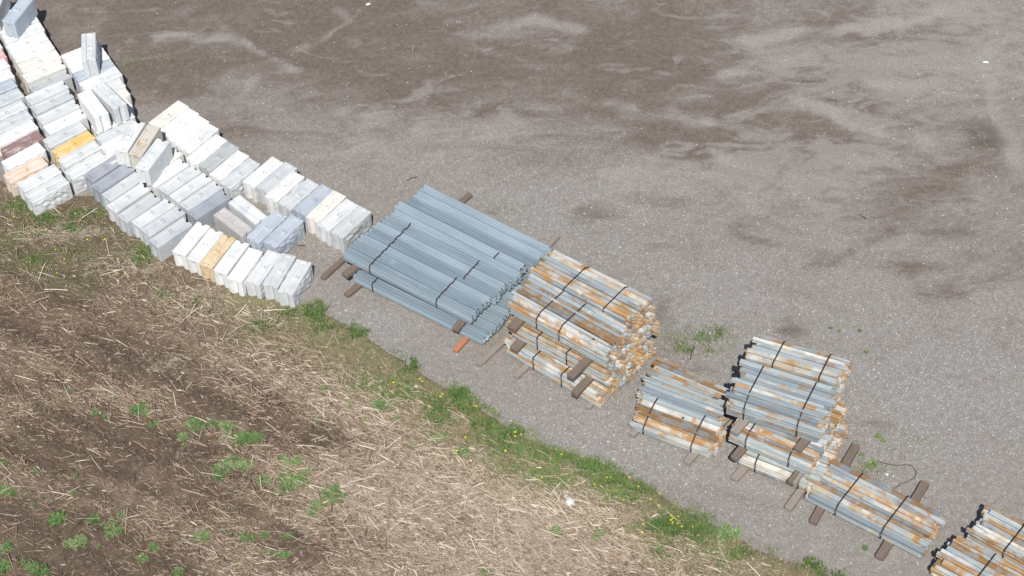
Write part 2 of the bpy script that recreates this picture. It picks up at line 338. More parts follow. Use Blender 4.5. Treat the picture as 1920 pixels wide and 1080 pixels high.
for wgt, wid, pl in TR:
    pp = np.array([at(*q)[:2] for q in pl]); dm = np.full(X.shape, 1e9)
    for a_, b_ in zip(pp[:-1], pp[1:]):
        ab = b_-a_; h_ = np.clip(((wx-a_[0])*ab[0]+(wy-a_[1])*ab[1])/(ab@ab), 0, 1); dm = np.minimum(dm, np.hypot(wx-a_[0]-h_*ab[0], wy-a_[1]-h_*ab[1]))
    track_b += wgt*np.exp(-(dm/wid)**2)*np.clip(fbm(X, Y, 1.1, 73)*2.4-0.5, 0, 1)
coarse_b = blobs(X, Y, [(1250, 820, 420, 150, 1.0), (1000, 430, 320, 130, 0.9), (1700, 750, 320, 200, 1.0), (700, 600, 160, 90, 1.0), (560, 340, 160, 60, 0.7), (1320, 560, 300, 140, 0.8)])
for nm, arr in (('dirt', dirt_b), ('pale', pale_b), ('stain', stain_b), ('coarse', coarse_b), ('track', track_b)):
    me.attributes.new(nm, 'FLOAT', 'POINT').data.foreach_set('value', arr.astype(np.float32).ravel())
tag(link('gravel_yard', me), kind='structure')

# ------------------------------------------------------------------ field beside the yard
BPX = [(-700, 190), (-300, 290), (-60, 325), (10, 338), (90, 362), (180, 366), (250, 418), (320, 468), (410, 512), (500, 552), (575, 566), (640, 600), (720, 650), (800, 706), (870, 742), (950, 798),
       (1040, 838), (1130, 868), (1220, 912), (1310, 966), (1420, 1030), (1540, 1066), (1700, 1140), (2100, 1330), (2500, 1500)]
B = np.array([at(*p)[:2] for p in BPX])
seg = np.linalg.norm(np.diff(B, axis=0), axis=1); cum = np.concatenate([[0], np.cumsum(seg)])
def bpos(s): return np.stack([np.interp(s, cum, B[:, 0]), np.interp(s, cum, B[:, 1])], -1)
bdir = (B[-3]-B[2]); bdir = bdir/np.linalg.norm(bdir); bnor = np.array([bdir[1], -bdir[0]])
if bnor[1] > 0: bnor = -bnor
ss = np.arange(0, cum[-1], 0.12); tt = np.concatenate([np.arange(0, 12.5, 0.12), [16, 24, 40]])
SS, TT = np.meshgrid(ss, tt)
P0 = bpos(SS)
edge = 0.30*(fbm(SS, SS*0, 0.7, 21, 5)-0.5)
FX = P0[..., 0]+bnor[0]*(TT+edge); FY = P0[..., 1]+bnor[1]*(TT+edge)
def field_st(x, y):
    """row coordinate: distance across the planting rows"""
    return (x-B[8][0])*bnor[0]+(y-B[8][1])*bnor[1]
ROW = 0.76
def row_z(x, y): return 0.03*np.cos(2*math.pi*field_st(x, y)/ROW)*1.0
amp = np.clip((TT-0.8)/2.0, 0, 1)
FZ = np.clip(TT/0.25, 0, 1)*0.022+amp*(row_z(FX, FY)+0.05*(fbm(FX, FY, 1.2, 8)-0.5)+0.035*(fbm(FX, FY, 5, 9, 3)-0.5)+0.095)+0.004
FZ = np.where(TT <= 0, -0.03, FZ)
def band_f(x, y):
    return np.clip((fbm(((x-B[0][0])*bdir[0]+(y-B[0][1])*bdir[1])*0.13+3, field_st(x, y), 0.62, 66, 4)-0.42)*4.5, 0, 1)
def soil_f(x, y): return np.clip(0.75*band_f(x, y)*np.clip((st_of(x, y)-1.6)/1.5, 0, 1)+3.0*(fbm(((x-B[0][0])*bdir[0]+(y-B[0][1])*bdir[1])*0.22, field_st(x, y), 0.95, 61, 4)-0.20)*blobs(x, y, [(150, 830, 200, 60, 1.0), (280, 870, 170, 50, 0.9), (60, 960, 200, 70, 0.9), (150, 1040, 220, 50, 0.9), (380, 930, 140, 50, 0.8), (330, 1030, 130, 50, 0.8), (560, 1020, 110, 50, 0.75),
    (480, 940, 90, 40, 0.7), (110, 720, 160, 30, 0.7), (60, 590, 80, 40, 0.5), (430, 770, 130, 30, 0.4), (600, 830, 70, 30, 0.5), (640, 660, 70, 18, 0.6)])
    +0.0, 0, 1)
def moss_f(x, y): return blobs(x, y, [(160, 430, 170, 50, 0.9), (60, 480, 130, 60, 0.8), (140, 520, 150, 40, 0.8), (260, 520, 60, 30, 0.6), (640, 650, 90, 25, 0.5), (700, 700, 90, 30, 0.5), (400, 640, 100, 25, 0.35), (880, 800, 120, 40, 0.4), (1050, 880, 120, 30, 0.4)])
def tan_f(x, y): return blobs(x, y, [(120, 440, 70, 14, 0.9), (260, 500, 80, 22, 0.6), (420, 560, 110, 22, 0.7), (520, 590, 60, 18, 0.8), (680, 780, 110, 60, 0.55), (760, 940, 230, 100, 0.85), (1000, 960, 220, 70, 0.95), (950, 1060, 300, 70, 0.9), (1380, 1030, 80, 30, 0.7), (1460, 1050, 80, 25, 0.9), (600, 740, 120, 40, 0.45), (400, 700, 200, 40, 0.35), (1200, 1060, 120, 40, 0.6)])
me_f = np_mesh('field', np.stack([FX, FY, FZ], -1).reshape(-1, 3), (lambda i: np.stack([i[:-1, :-1], i[1:, :-1], i[1:, 1:], i[:-1, 1:]], -1).reshape(-1, 4))(np.arange(FX.size).reshape(FX.shape)), MAT['soil'], smooth=True)
def st_of(x, y):
    """distance into the field from its edge (approx)"""
    s = (x-B[0][0])*bdir[0]+(y-B[0][1])*bdir[1]
    sb = (B-B[0])@bdir; tb = (B-B[0])@bnor
    return ((x-B[0][0])*bnor[0]+(y-B[0][1])*bnor[1])-np.interp(s, sb, tb)
def field_z(x, y):
    t = st_of(x, y); a_ = np.clip((t-0.8)/2.0, 0, 1)
    return np.where(t > 0.05, np.clip(t/0.25, 0, 1)*0.022+a_*(row_z(x, y)+0.05*(fbm(x, y, 1.2, 8)-0.5)+0.095)+0.004, 0.0)

def verge_f(x, y):
    t = st_of(x, y); al = (x-B[0][0])*bdir[0]+(y-B[0][1])*bdir[1]; a0 = (B[8]-B[0])@bdir
    return np.clip((1.7+0.7*np.clip((al-a0)/6, 0, 1)-t)/0.9, 0, 1)*np.clip((al-a0)/1.0, 0.25, 1)*np.clip((t+0.1)/0.3, 0, 1)

for nm, fn in (('soil', soil_f), ('moss', moss_f), ('tan', tan_f), ('verge', verge_f)):
    me_f.attributes.new(nm, 'FLOAT', 'POINT').data.foreach_set('value', fn(FX, FY).astype(np.float32).ravel())
tag(link('field', me_f), kind='structure')

# points seen in the photograph's field corner (plus a margin), uniformly spread on the ground
def scatter(nn, x0=-60, x1=1990, y0=330, y1=1130):
    c_ = at_np([x0, x1, x0, x1], [y0, y0, y1, y1]); lo = c_.min(0)[:2]; hi = c_.max(0)[:2]
    return rng.uniform(lo[0]-1, hi[0]+1, nn), rng.uniform(lo[1]-1, hi[1]+1, nn)

# straw residue -----------------------------------------------------
def build_straw():
    x, y = scatter(720000); t = st_of(x, y); ok = (t > 0.35) & (t < 12.5); x, y, t = x[ok], y[ok], t[ok]
    fs_ = field_st(x, y); al_ = (x-B[0][0])*bdir[0]+(y-B[0][1])*bdir[1]
    rows = np.clip((fbm(al_*0.16, fs_, 1.15, 31, 3)-0.30)*2.6, 0, 1)
    dens = 0.06+0.50*rows+0.55*(fbm(x, y, 0.8, 32)-0.35)*1.6+0.55*tan_f(x, y)-0.40*soil_f(x, y)-0.42*moss_f(x, y)
    dens *= np.clip((t-0.2)/1.6, 0.10, 1)
    ok = rng.random(len(x)) < np.clip(dens, 0.10, 1)*0.85; x, y, t = x[ok], y[ok], t[ok]; m = len(x)
    L = rng.gamma(1.6, 0.05, m)+0.04; L = np.clip(L, 0.04, 0.6); husk = rng.random(m) < 0.22; stalk = rng.random(m) < 0.045; L = np.where(stalk, rng.uniform(0.22, 0.7, m), L); w = np.where(husk, rng.gamma(4.0, 0.0034, m)+0.005, rng.uniform(0.005, 0.014, m)*(0.7+L)); w = np.where(stalk, rng.uniform(0.010, 0.020, m), w); L = np.where(husk, rng.gamma(3.0, 0.036, m)+0.035, L)
    ang = np.where(rng.random(m) < 0.6, math.atan2(bdir[1], bdir[0])+rng.normal(0, 0.5, m), rng.uniform(0, 2*math.pi, m))
    tilt = rng.normal(0, 0.16, m); z = field_z(x, y)+0.012+rng.random(m)**2*0.05+np.abs(np.sin(tilt))*L/2*0.6
    dx, dy = np.cos(ang)*np.cos(tilt), np.sin(ang)*np.cos(tilt); dz = np.sin(tilt)
    px_, py_ = -np.sin(ang), np.cos(ang); sag = rng.uniform(0.0, 0.05, m)*L
    V = np.zeros((m, 6, 3))
    for k_, f_ in enumerate((-0.5, 0.0, 0.5)):
        up = sag if f_ == 0 else 0
        for j, sg in enumerate((-0.5, 0.5)):
            wk = w*(1.0 if f_ == 0 else np.where(husk, 0.25, 0.85))
            V[:, k_*2+j, 0] = x+dx*L*f_+px_*wk*sg; V[:, k_*2+j, 1] = y+dy*L*f_+py_*wk*sg
            V[:, k_*2+j, 2] = z+dz*L*f_+up+(w*0.45*sg)
    i = np.arange(m)[:, None]*6; Fq = np.concatenate([i+np.array([0, 2, 3, 1]), i+np.array([2, 4, 5, 3])], 0)
    r = np.clip(rng.normal(0.44, 0.26, m)+0.15*stalk+0.22*tan_f(x, y)-0.15*soil_f(x, y), 0, 1)
    o = link('straw', np_mesh('straw', V.reshape(-1, 3), Fq, MAT['straw'], np.tile(r, 2)))
    tag(o, 'broken pale corn straw strewn over the brown field soil', 'straw', kind='stuff')
build_straw()

# stubble stalks still standing in rows -------------------------------
def build_stubble():
    V, Fq, r = [], [], []
    x, y = scatter(26000); t = st_of(x, y); fs = field_st(x, y); k_ = np.round(fs/(ROW*2)); off = fs-k_*ROW*2
    ok = (t > 1.6) & (t < 12) & (np.abs(off) < 0.06) & (fbm(x, y, 0.5, 44) > 0.50); x, y = x[ok], y[ok]
    zz = field_z(x, y)
    for a_, b_, z_ in zip(x, y, zz):
        h = random.uniform(0.08, 0.2); rr = random.uniform(0.006, 0.011); lx, ly = random.gauss(0, 0.03), random.gauss(0, 0.03); i0 = len(V)
        for q in range(4):
            ca, sa = math.cos(q*math.pi/2), math.sin(q*math.pi/2)
            V.append((a_+rr*ca, b_+rr*sa, z_)); V.append((a_+rr*ca+lx, b_+rr*sa+ly, z_+h))
        for q in range(4):
            p = (q+1) % 4; Fq.append((i0+2*q, i0+2*p, i0+2*p+1, i0+2*q+1)); r.append(random.uniform(0.2, 0.7))
        Fq.append((i0+1, i0+3, i0+5, i0+7)); r.append(0.8)
    o = link('stubble', np_mesh('stubble', np.array(V), np.array(Fq), MAT['straw'], r))
    tag(o, 'short cut corn stalks standing in broken rows across the field', 'stubble', kind='stuff')
build_stubble()

# grass ----------------------------------------------------------------
GR = [(25, 384, 45, 16, 0.9), (105, 405, 45, 16, 1.0), (75, 395, 25, 14, 1.0), (132, 432, 18, 9, 0.9), (160, 402, 40, 12, 0.5), (268, 478, 22, 20, 0.95), (305, 556, 16, 10, 0.9), (375, 570, 22, 16, 0.8), (322, 566, 12, 7, 0.7), (492, 614, 34, 20, 1.3),
      (60, 495, 30, 14, 0.6), (70, 440, 30, 12, 0.5), (20, 450, 30, 15, 0.4), (110, 500, 40, 15, 0.35), (165, 480, 40, 15, 0.3),
      (545, 590, 26, 14, 0.8), (590, 588, 26, 16, 1.0), (625, 612, 34, 14, 1.0), (665, 628, 34, 14, 0.9), (600, 575, 14, 12, 0.8), (720, 660, 36, 16, 0.5), (768, 684, 26, 20, 1.0), (700, 725, 50, 18, 0.7), (745, 745, 40, 20, 0.7), (800, 765, 50, 24, 0.8), (862, 740, 22, 18, 1.1),
      (830, 790, 50, 22, 0.7), (880, 770, 40, 22, 0.8), (900, 800, 60, 24, 0.75), (960, 815, 36, 22, 0.8), (940, 835, 60, 22, 0.6), (1010, 848, 40, 16, 1.0), (1060, 862, 36, 14, 1.0), (1100, 880, 44, 22, 1.0), (1150, 905, 46, 20, 1.0), (1195, 925, 36, 18, 1.0),
      (1040, 890, 50, 20, 0.7), (1160, 930, 36, 20, 0.7), (1220, 948, 30, 16, 0.9), (1235, 985, 50, 22, 1.0), (1285, 1005, 44, 24, 1.1), (1270, 1035, 40, 20, 1.1), (1300, 965, 40, 14, 0.5), (1330, 1000, 30, 14, 0.5), (1390, 1040, 36, 12, 0.8), (1350, 1062, 30, 14, 0.9), (1430, 1010, 20, 10, 0.5), (1528, 1058, 24, 12, 1.0), (1560, 1075, 30, 10, 0.8), (1330, 1040, 20, 12, 0.8),
      (1440, 1028, 14, 8, 0.6), (500, 660, 40, 14, 0.25), (1040, 905, 30, 15, 0.7), (760, 720, 60, 22, 0.4), (980, 870, 70, 30, 0.4)]
GY = [(1310, 632, 50, 24, 0.75), (1290, 655, 32, 15, 0.8), (1345, 625, 34, 18, 0.5), (1330, 660, 24, 10, 0.35), (1250, 590, 18, 22, 0.2), (1640, 815, 60, 25, 0.16), (1630, 880, 30, 24, 0.35), (1720, 825, 30, 14, 0.22), (930, 392, 30, 12, 0.22), (1690, 850, 40, 16, 0.14), (1420, 632, 16, 10, 0.16), (270, 118, 60, 16, 0.22), (1325, 640, 14, 6, 0.8), (1600, 790, 30, 14, 0.14), (1115, 400, 40, 22, 0.12)]
def build_grass(name, items, density, label, hgt, field=True, xy=None):
    xl, yl = [], []
    for px, py, rx, ry, wgt in items or []:
        c_ = at(px, py); lx = np.linalg.norm((at(px+rx, py)-c_)[:2]); ly = np.linalg.norm((at(px, py-ry)-c_)[:2])
        m_ = int(density*min(wgt, 1.1)*math.pi*lx*ly*2.2); q = np.sqrt(-np.log(rng.random(m_)+1e-9))*0.85; a_ = rng.uniform(0, 6.283, m_)
        xl.append(c_[0]+lx*q*np.cos(a_)); yl.append(c_[1]+ly*q*np.sin(a_))
    if xy is not None: x, y = xy; d = 0.05+0.5*rng.random(len(x))
    else: x, y = np.concatenate(xl), np.concatenate(yl); d = blobs(x, y, items)
    ok = (x > -1e9) if xy is not None else rng.random(len(x)) < np.clip((fbm(x, y, 1.6, 52)-0.37)*4.5, 0.05, 1)*np.clip((fbm(x, y, 7, 54, 3)-0.25)*2.6, 0.1, 1)
    if field: ok &= st_of(x, y) > -0.22+0.3*(fbm(x, y, 3, 55)-0.5)
    x, y, d = x[ok], y[ok], d[ok]; m = len(x)
    h = rng.uniform(0.5, 1.25, m)*hgt*(0.6+0.6*np.clip(d, 0, 1.1)); w = rng.uniform(0.004, 0.009, m); a_ = rng.uniform(0, 2*math.pi, m); le = rng.uniform(0.25, 1.1, m)*h
    z = field_z(x, y) if field else np.zeros(m)
    V = np.zeros((m, 5, 3)); dx, dy = np.cos(a_), np.sin(a_)
    V[:, 0] = np.stack([x-dy*w, y+dx*w, z-0.01], -1); V[:, 1] = np.stack([x+dy*w, y-dx*w, z-0.01], -1)
    mx, my = x+dx*le*0.35, y+dy*le*0.35
    V[:, 2] = np.stack([mx+dy*w*0.8, my-dx*w*0.8, z+h*0.62], -1); V[:, 3] = np.stack([mx-dy*w*0.8, my+dx*w*0.8, z+h*0.62], -1)
    V[:, 4] = np.stack([x+dx*le, y+dy*le, z+h], -1)
    i = np.arange(m)[:, None]*5
    Fq = np.concatenate([i+np.array([0, 1, 2, 3]), i+np.array([3, 2, 4, 4])], 0)
    tri = i+np.array([3, 2, 4]); me = bpy.data.meshes.new(name)
    Vv = V.reshape(-1, 3).astype(np.float32); me.vertices.add(len(Vv)); me.vertices.foreach_set('co', Vv.ravel())
    loops = np.concatenate([(i+np.array([0, 1, 2, 3])).ravel(), tri.ravel()]).astype(np.int32); me.loops.add(len(loops)); me.loops.foreach_set('vertex_index', loops)
    st_ = np.concatenate([np.arange(0, 4*m, 4), 4*m+np.arange(0, 3*m, 3)]).astype(np.int32); me.polygons.add(2*m); me.polygons.foreach_set('loop_start', st_)
    r = np.clip(rng.normal(0.42, 0.2, m)+(0.62-np.clip(d, 0, 1))*0.5, 0, 1)
    me.attributes.new('rnd', 'FLOAT', 'FACE').data.foreach_set('value', np.tile(r, 2).astype(np.float32)); me.update(calc_edges=True); me.materials.append(MAT['grass_blade'])
    tag(link(name, me), label, 'grass', kind='stuff')
build_grass('grass', [(a_, b_, c_*1.1, d_*1.1, w_*(0.8 if a_ < 540 else 0.92)) for a_, b_, c_, d_, w_ in GR], 3000, 'patchy green grass verge between the gravel yard and the field', 0.085)
xg, yg = scatter(420000, -60, 1800, 340, 1110); okg = rng.random(len(xg)) < verge_f(xg, yg)*np.clip((fbm(xg, yg, 1.4, 57)-0.36)*3.0, 0.04, 1)
build_grass('verge_grass', None, 0, 'thin mixed green and dry grass along the edge of the field', 0.05, xy=(xg[okg], yg[okg]))
build_grass('sparse_grass', GY, 1500, 'thin sparse grass sprouting through the gravel of the yard', 0.06, False)

# loose stones -----------------------------------------------------------
def build_stones(name, x, y, z, size, mat, label, cat, r):
    m = len(x); base_v = np.array([(1, 0, 0), (0, 1, 0), (-1, 0, 0), (0, -1, 0), (0, 0, 1)], float)
    V = np.repeat(base_v[None], m, 0)*rng.uniform(0.6, 1.3, (m, 5, 1)); a_ = rng.uniform(0, 6.28, m); ca, sa = np.cos(a_), np.sin(a_)
    vx, vy = V[..., 0]*1.25, V[..., 1]; VX = vx*ca[:, None]-vy*sa[:, None]; VY = vx*sa[:, None]+vy*ca[:, None]
    out = np.stack([x[:, None]+VX*size[:, None], y[:, None]+VY*size[:, None], z[:, None]+V[..., 2]*size[:, None]*0.7-0.004], -1)
    i = np.arange(m)[:, None]*5; Fq = np.concatenate([i+np.array(f) for f in ((0, 1, 4), (1, 2, 4), (2, 3, 4), (3, 0, 4))], 0)
    tag(link(name, np_mesh(name, out.reshape(-1, 3), Fq, mat, np.tile(r, 4))), label, cat, kind='stuff')
xs, ys = scatter(60000, -30, 1950, -40, 1110); tq = st_of(xs, ys)
dq = blobs(xs, ys, [(1250, 820, 400, 140, 0.9), (1000, 430, 300, 120, 0.7), (1700, 750, 300, 180, 0.8), (700, 600, 120, 60, 0.7), (1300, 350, 300, 120, 0.4), (1750, 200, 250, 200, 0.4), (600, 180, 300, 120, 0.25)])
okq = (tq < -0.1) & (rng.random(len(xs)) < dq*0.8+0.012); xs, ys = xs[okq], ys[okq]
build_stones('gravel', xs, ys, np.zeros(len(xs)), rng.uniform(0.007, 0.02, len(xs)), MAT['pebble'], 'loose grey and white gravel stones on the yard', 'gravel', np.clip(rng.normal(0.6, 0.28, len(xs)), 0, 1))
xs, ys = scatter(60000, -30, 1600, 340, 1110); tq = st_of(xs, ys)
dq = blobs(xs, ys, [(120, 440, 80, 20, 1.0), (250, 500, 100, 35, 1.0), (420, 560, 120, 28, 1.0), (520, 590, 70, 20, 0.9), (1380, 1030, 90, 30, 0.9), (1470, 1055, 90, 25, 1.0), (200, 430, 160, 40, 0.5), (640, 760, 300, 120, 0.15), (350, 640, 250, 60, 0.2)])
okq = (tq > 0.0) & (rng.random(len(xs)) < dq*0.85); xs, ys = xs[okq], ys[okq]
build_stones('field_gravel', xs, ys, field_z(xs, ys), rng.uniform(0.008, 0.026, len(xs)), MAT['field_stone'], 'small tan stones scattered on bare soil along the field edge', 'gravel', np.clip(rng.normal(0.5, 0.25, len(xs)), 0, 1))

# ------------------------------------------------------------------ concrete blocks
BL, BT, BH = 1.205, 0.435, 0.61
def block_body(seed):
    """interlocking block: V groove open to the top at -x, capped pocket groove at +x, split-stone face at -y, shallow key channel on top"""
    rd = random.Random(seed); hl, ht, zt = BL/2, BT/2, BH-0.028
    zs = [0.0, 0.10, 0.2, 0.3, 0.4, 0.47, 0.53, zt]; nseg = 12; g, gd = 0.062, 0.062; bm = bmesh.new(); rings = []
    bul = [[rd.uniform(-0.004, 0.05) for _ in range(nseg+1)] for _ in zs]
    for zi, z in enumerate(zs):
        pts = []
        pts += [(-hl, ht-0.012), (-hl, g+0.02), (-hl+gd, 0.012), (-hl+gd, -0.012), (-hl, -g-0.02), (-hl, -ht+0.03)]
        for i in range(nseg+1):
            f = i/nseg; e = min(1, 4*min(f, 1-f)+0.15); zz = min(1, (zt-z)/0.12+0.1)*min(1, z/0.08+0.35)
            pts.append((-hl+0.02+(BL-0.04)*f, -ht+0.012-bul[zi][i]*e*zz))
        cap = 1.0 if z < 0.47 else (0.35 if z < 0.52 else 0.0)
        pts += [(hl, -ht+0.03), (hl, -g-0.025), (hl-gd*cap, -0.02), (hl-gd*cap, 0.02), (hl, g+0.025), (hl, ht-0.012), (hl-0.012, ht), (-hl+0.012, ht)]
        rings.append([bm.verts.new((a_, b_, z)) for a_, b_ in pts])
    N = len(rings[0])
    for a_, b_ in zip(rings, rings[1:]):
        for i in range(N):
            j = (i+1) % N; bm.faces.new((a_[j], a_[i], b_[i], b_[j]))
    bm.faces.new(rings[-1][::-1]); bm.faces.new(rings[0])
    def ledge(x0, x1, y0, y1, ins):                      # raised band with sloping sides, no bottom face
        ix0, ix1, iy0, iy1 = ins
        lo = [bm.verts.new(q) for q in ((x0, y0, zt), (x1, y0, zt), (x1, y1, zt), (x0, y1, zt))]
        hi = [bm.verts.new(q) for q in ((x0+ix0, y0+iy0, BH), (x1-ix1, y0+iy0, BH), (x1-ix1, y1-iy1, BH), (x0+ix0, y1-iy1, BH))]
        bm.faces.new(hi)
        for i in range(4):
            j = (i+1) % 4; bm.faces.new((lo[i], lo[j], hi[j], hi[i]))
    ledge(-hl, hl, 0.055, ht, (0.01, 0.012, 0.02, 0.012))
    ledge(-hl+0.004, hl, -ht+0.006, -0.105, (0.01, 0.012, 0.03, 0.02))
    ledge(hl-0.10, hl, -0.105, 0.055, (0.03, 0.012, 0.0, 0.0))
    ledge(-0.075, 0.075, -0.105, 0.055, (0.02, 0.02, 0.0, 0.0))
    bmesh.ops.recalc_face_normals(bm, faces=bm.faces)
    me = bpy.data.meshes.new('block_body'); bm.to_mesh(me); bm.free(); me.materials.append(MAT['concrete']); return me
BODIES = [block_body(100+i) for i in range(6)]
bm = bmesh.new(); add_tube(bm, [(0.036*math.cos(q), 0.0, 0.024*math.sin(q)) for q in np.linspace(0, math.pi, 9)], 0.006, 6)
LOOP = bm_mesh('lifting_loop', bm, MAT['loop_steel'])

LOOK = {'W': ((0.80, 0.80, 0.795), 'bright white'), 'w': ((0.73, 0.725, 0.705), 'white'), 'p': ((0.635, 0.645, 0.64), 'pale grey'), 'g': ((0.54, 0.56, 0.565), 'light grey'), 'b': ((0.45, 0.49, 0.54), 'blue-grey'),
        's': ((0.36, 0.38, 0.42), 'slate-grey'), 'c': ((0.77, 0.73, 0.66), 'cream'), 'm': ((0.46, 0.48, 0.475), 'dull mid-grey'), 'Y': ((0.74, 0.60, 0.37), 'orange-stained'), 'y': ((0.72, 0.60, 0.42), 'tan-yellow stained'),
        'k': ((0.55, 0.46, 0.44), 'brown-stained'), 'r': ((0.64, 0.49, 0.49), 'pink-stained'), 'h': ((0.70, 0.63, 0.56), 'peach-tinted'), 't': ((0.50, 0.475, 0.45), 'taupe'), 'u': ((0.60, 0.57, 0.51), 'rust-stained')}
SPEC = {'Y': 'concrete_yellow', 'y': 'concrete_tan', 'k': 'concrete_brown', 'r': 'concrete_pink', 'h': 'concrete_peach', 'u': 'concrete_rust_stain'}
NTH = ['first', 'second', 'third', 'fourth', 'fifth', 'sixth', 'seventh', 'eighth', 'ninth', 'tenth', 'eleventh', 'twelfth', 'thirteenth', 'fourteenth', 'fifteenth', 'sixteenth']
def block(hx, hy, ax, look, label, group, flip=False, level=0, roll=0.0, zoff=0.0, ysc=1.0):
    """hx, hy: survey position of the lifting loop; ax: direction of the long side, near end -> far end; flip: rough face to the left/back and pocket end towards the camera"""
    zt = BH*(level+1)+zoff; p = at(hx, hy, zt); a_ = np.array(ax, float)/2
    d = at(hx+a_[0], hy+a_[1], zt)-at(hx-a_[0], hy-a_[1], zt); rz = math.atan2(d[1], d[0])+(math.pi if flip else 0)
    o = empty('concrete_block', (p[0], p[1], BH*level+zoff+0.004*level-(0.006 if level == 0 else 0)), rz)
    o.rotation_euler = (roll, 0, rz); o.scale = (1, ysc, 1)
    o.rotation_euler = (roll+random.gauss(0, 0.012), random.gauss(0, 0.006), rz+random.gauss(0, 0.014)); o.scale = (random.uniform(0.985, 1.012), ysc*random.uniform(0.975, 1.015), random.uniform(0.985, 1.012))
    body = link('block_body', BODIES[random.randrange(6)], o)
    col, nm = LOOK[look]; j = random.uniform(0.95, 1.04); body.color = (*[min(0.9, x*j*0.985) for x in col], 1)
    if look in SPEC: body.material_slots[0].link = 'OBJECT'; body.material_slots[0].material = MAT[SPEC[look]]
    lp = link('lifting_loop', LOOP, o); lp.location = (random.uniform(-0.02, 0.02), -0.025, BH-0.006); lp.rotation_euler = (random.uniform(-0.9, 0.9), 0, random.uniform(-0.3, 0.3)); lp.color = (0.2, 0.15, 0.12, 1)
    tag(o, label, 'concrete block', group)
    return o
def row(pts, axes, looks, flips, fmt, group):
    for i, ((hx, hy), lk) in enumerate(zip(pts, looks)):
        f = i/max(1, len(pts)-1); ax = tuple(np.array(axes[0])*(1-f)+np.array(axes[1])*f)
        block(hx, hy, ax, lk, fmt % (LOOK[lk][1], NTH[i]), group, flips if isinstance(flips, bool) else flips[i])
row([(358.8, 446.3), (383.8, 458.1), (407.5, 469.4), (433.1, 480.6), (459.4, 495.6), (493.8, 500), (524.4, 505.8), (552.9, 518.1)], ((50.6, -58.8), (39.6, -64.2)), 'WwywWppp', [True]*4+[False]*4,
    '%s concrete block, %s from left in the row holding the tan-yellow block', 'blocks in the row ending at the grass corner')
row([(196.9, 311.9), (211.3, 331.3), (229.4, 348.8), (240, 368.8), (260, 387.5), (286.3, 398.8), (305, 413.8), (318.8, 433.8)], ((63, -42), (69, -46)), 'ssgpgpgg', True,
    '%s concrete block, %s from left in the row begun by two slate-grey blocks', 'blocks in the grey row along the field edge')
row([(303, 302), (313, 323), (336.3, 335.6), (356.3, 350), (376, 365.5), (391.3, 382.9)], ((67, -44), (67, -43)), 'cwppgs', True,
    '%s concrete block, %s from left in the short row behind the grey field-edge row', 'blocks in the short inner row')
row([(316.3, 214.4), (335, 228.5), (353.8, 243.1), (372.5, 258.1), (387.6, 278.9), (410.6, 293.1), (429.4, 308.8), (450, 323.8), (493.1, 321.3), (518.8, 331.3), (533.9, 349), (559.4, 362.5), (587.5, 373.1), (611.1, 386.1), (632.8, 401.7), (657.8, 415)],
    ((58, -45), (54, -50)), 'cWWwWmwgwgwgbcpg', False, '%s concrete block, %s from left in the long row bordering the gravel yard', 'blocks in the long row beside the yard')
row([(500.1, 424.3), (530.6, 432.4)], ((54, -51), (55.5, -53)), 'bb', False, '%s concrete block, %s from left of the blue-grey pair inside the bend', 'blue-grey block pair')
row([(88.1, 353.1), (73.1, 332.5), (47.5, 316.9), (43.8, 291.3), (41.8, 268.6), (30, 248.1), (20.9, 229.4), (9.9, 209.6), (4.3, 187.6), (-9, 168), (-14, 150), (-22, 131), (-28, 113), (-36, 95), (-44, 78)], ((72.5, -41), (75, -29)), 'ppeWkwgpgbwwrpw'.replace('e', 'h'), False,
    '%s concrete block, %s from the grass in the leftmost column', 'blocks in the leftmost column')
row([(161.9, 309.4), (149.4, 287.5), (138.1, 269.4), (121.4, 250.5), (120.6, 226), (108.8, 208.1), (97.5, 189.4), (86.3, 171.5), (92.5, 150.8), (81.9, 131.9), (73.8, 113.8), (61.9, 95.6), (51.3, 78.8), (43, 61), (33, 43), (23, 25), (13, 7)], ((71, -41), (76, -25)), 'ppYgWpgppccwwWwww', [False]*4+[True]*7+[False]*6,
    '%s concrete block, %s from the grass in the column holding the orange block', 'blocks in the second column') if False else None
I2 = [(161.9, 309.4), (149.4, 287.5), (138.1, 269.4), (121.4, 250.5), (120.6, 226), (108.8, 208.1), (97.5, 189.4), (86.3, 171.5), (92.5, 150.8), (81.9, 131.9), (73.8, 113.8), (61.9, 95.6), (51.3, 78.8), (43, 61), (33, 43), (23, 25)]
row(I2, ((71, -41), (76, -25)), 'ppYgWpgpmccwwwww', [False]*4+[True]*6+[False]*6, '%s concrete block, %s from the grass in the column holding the orange block', 'blocks in the second column')
row([(153.8, 96.9), (165, 113.8), (176, 130.4), (188.1, 146.9), (195, 167), (203, 184), (207, 206), (212, 227), (220, 247), (229, 263), (236, 281)], ((75, -29), (71, -37)), 'wwbppcwpgWw', False,
    '%s concrete block, %s from the top in the column beneath the standing blocks', 'blocks in the third column')
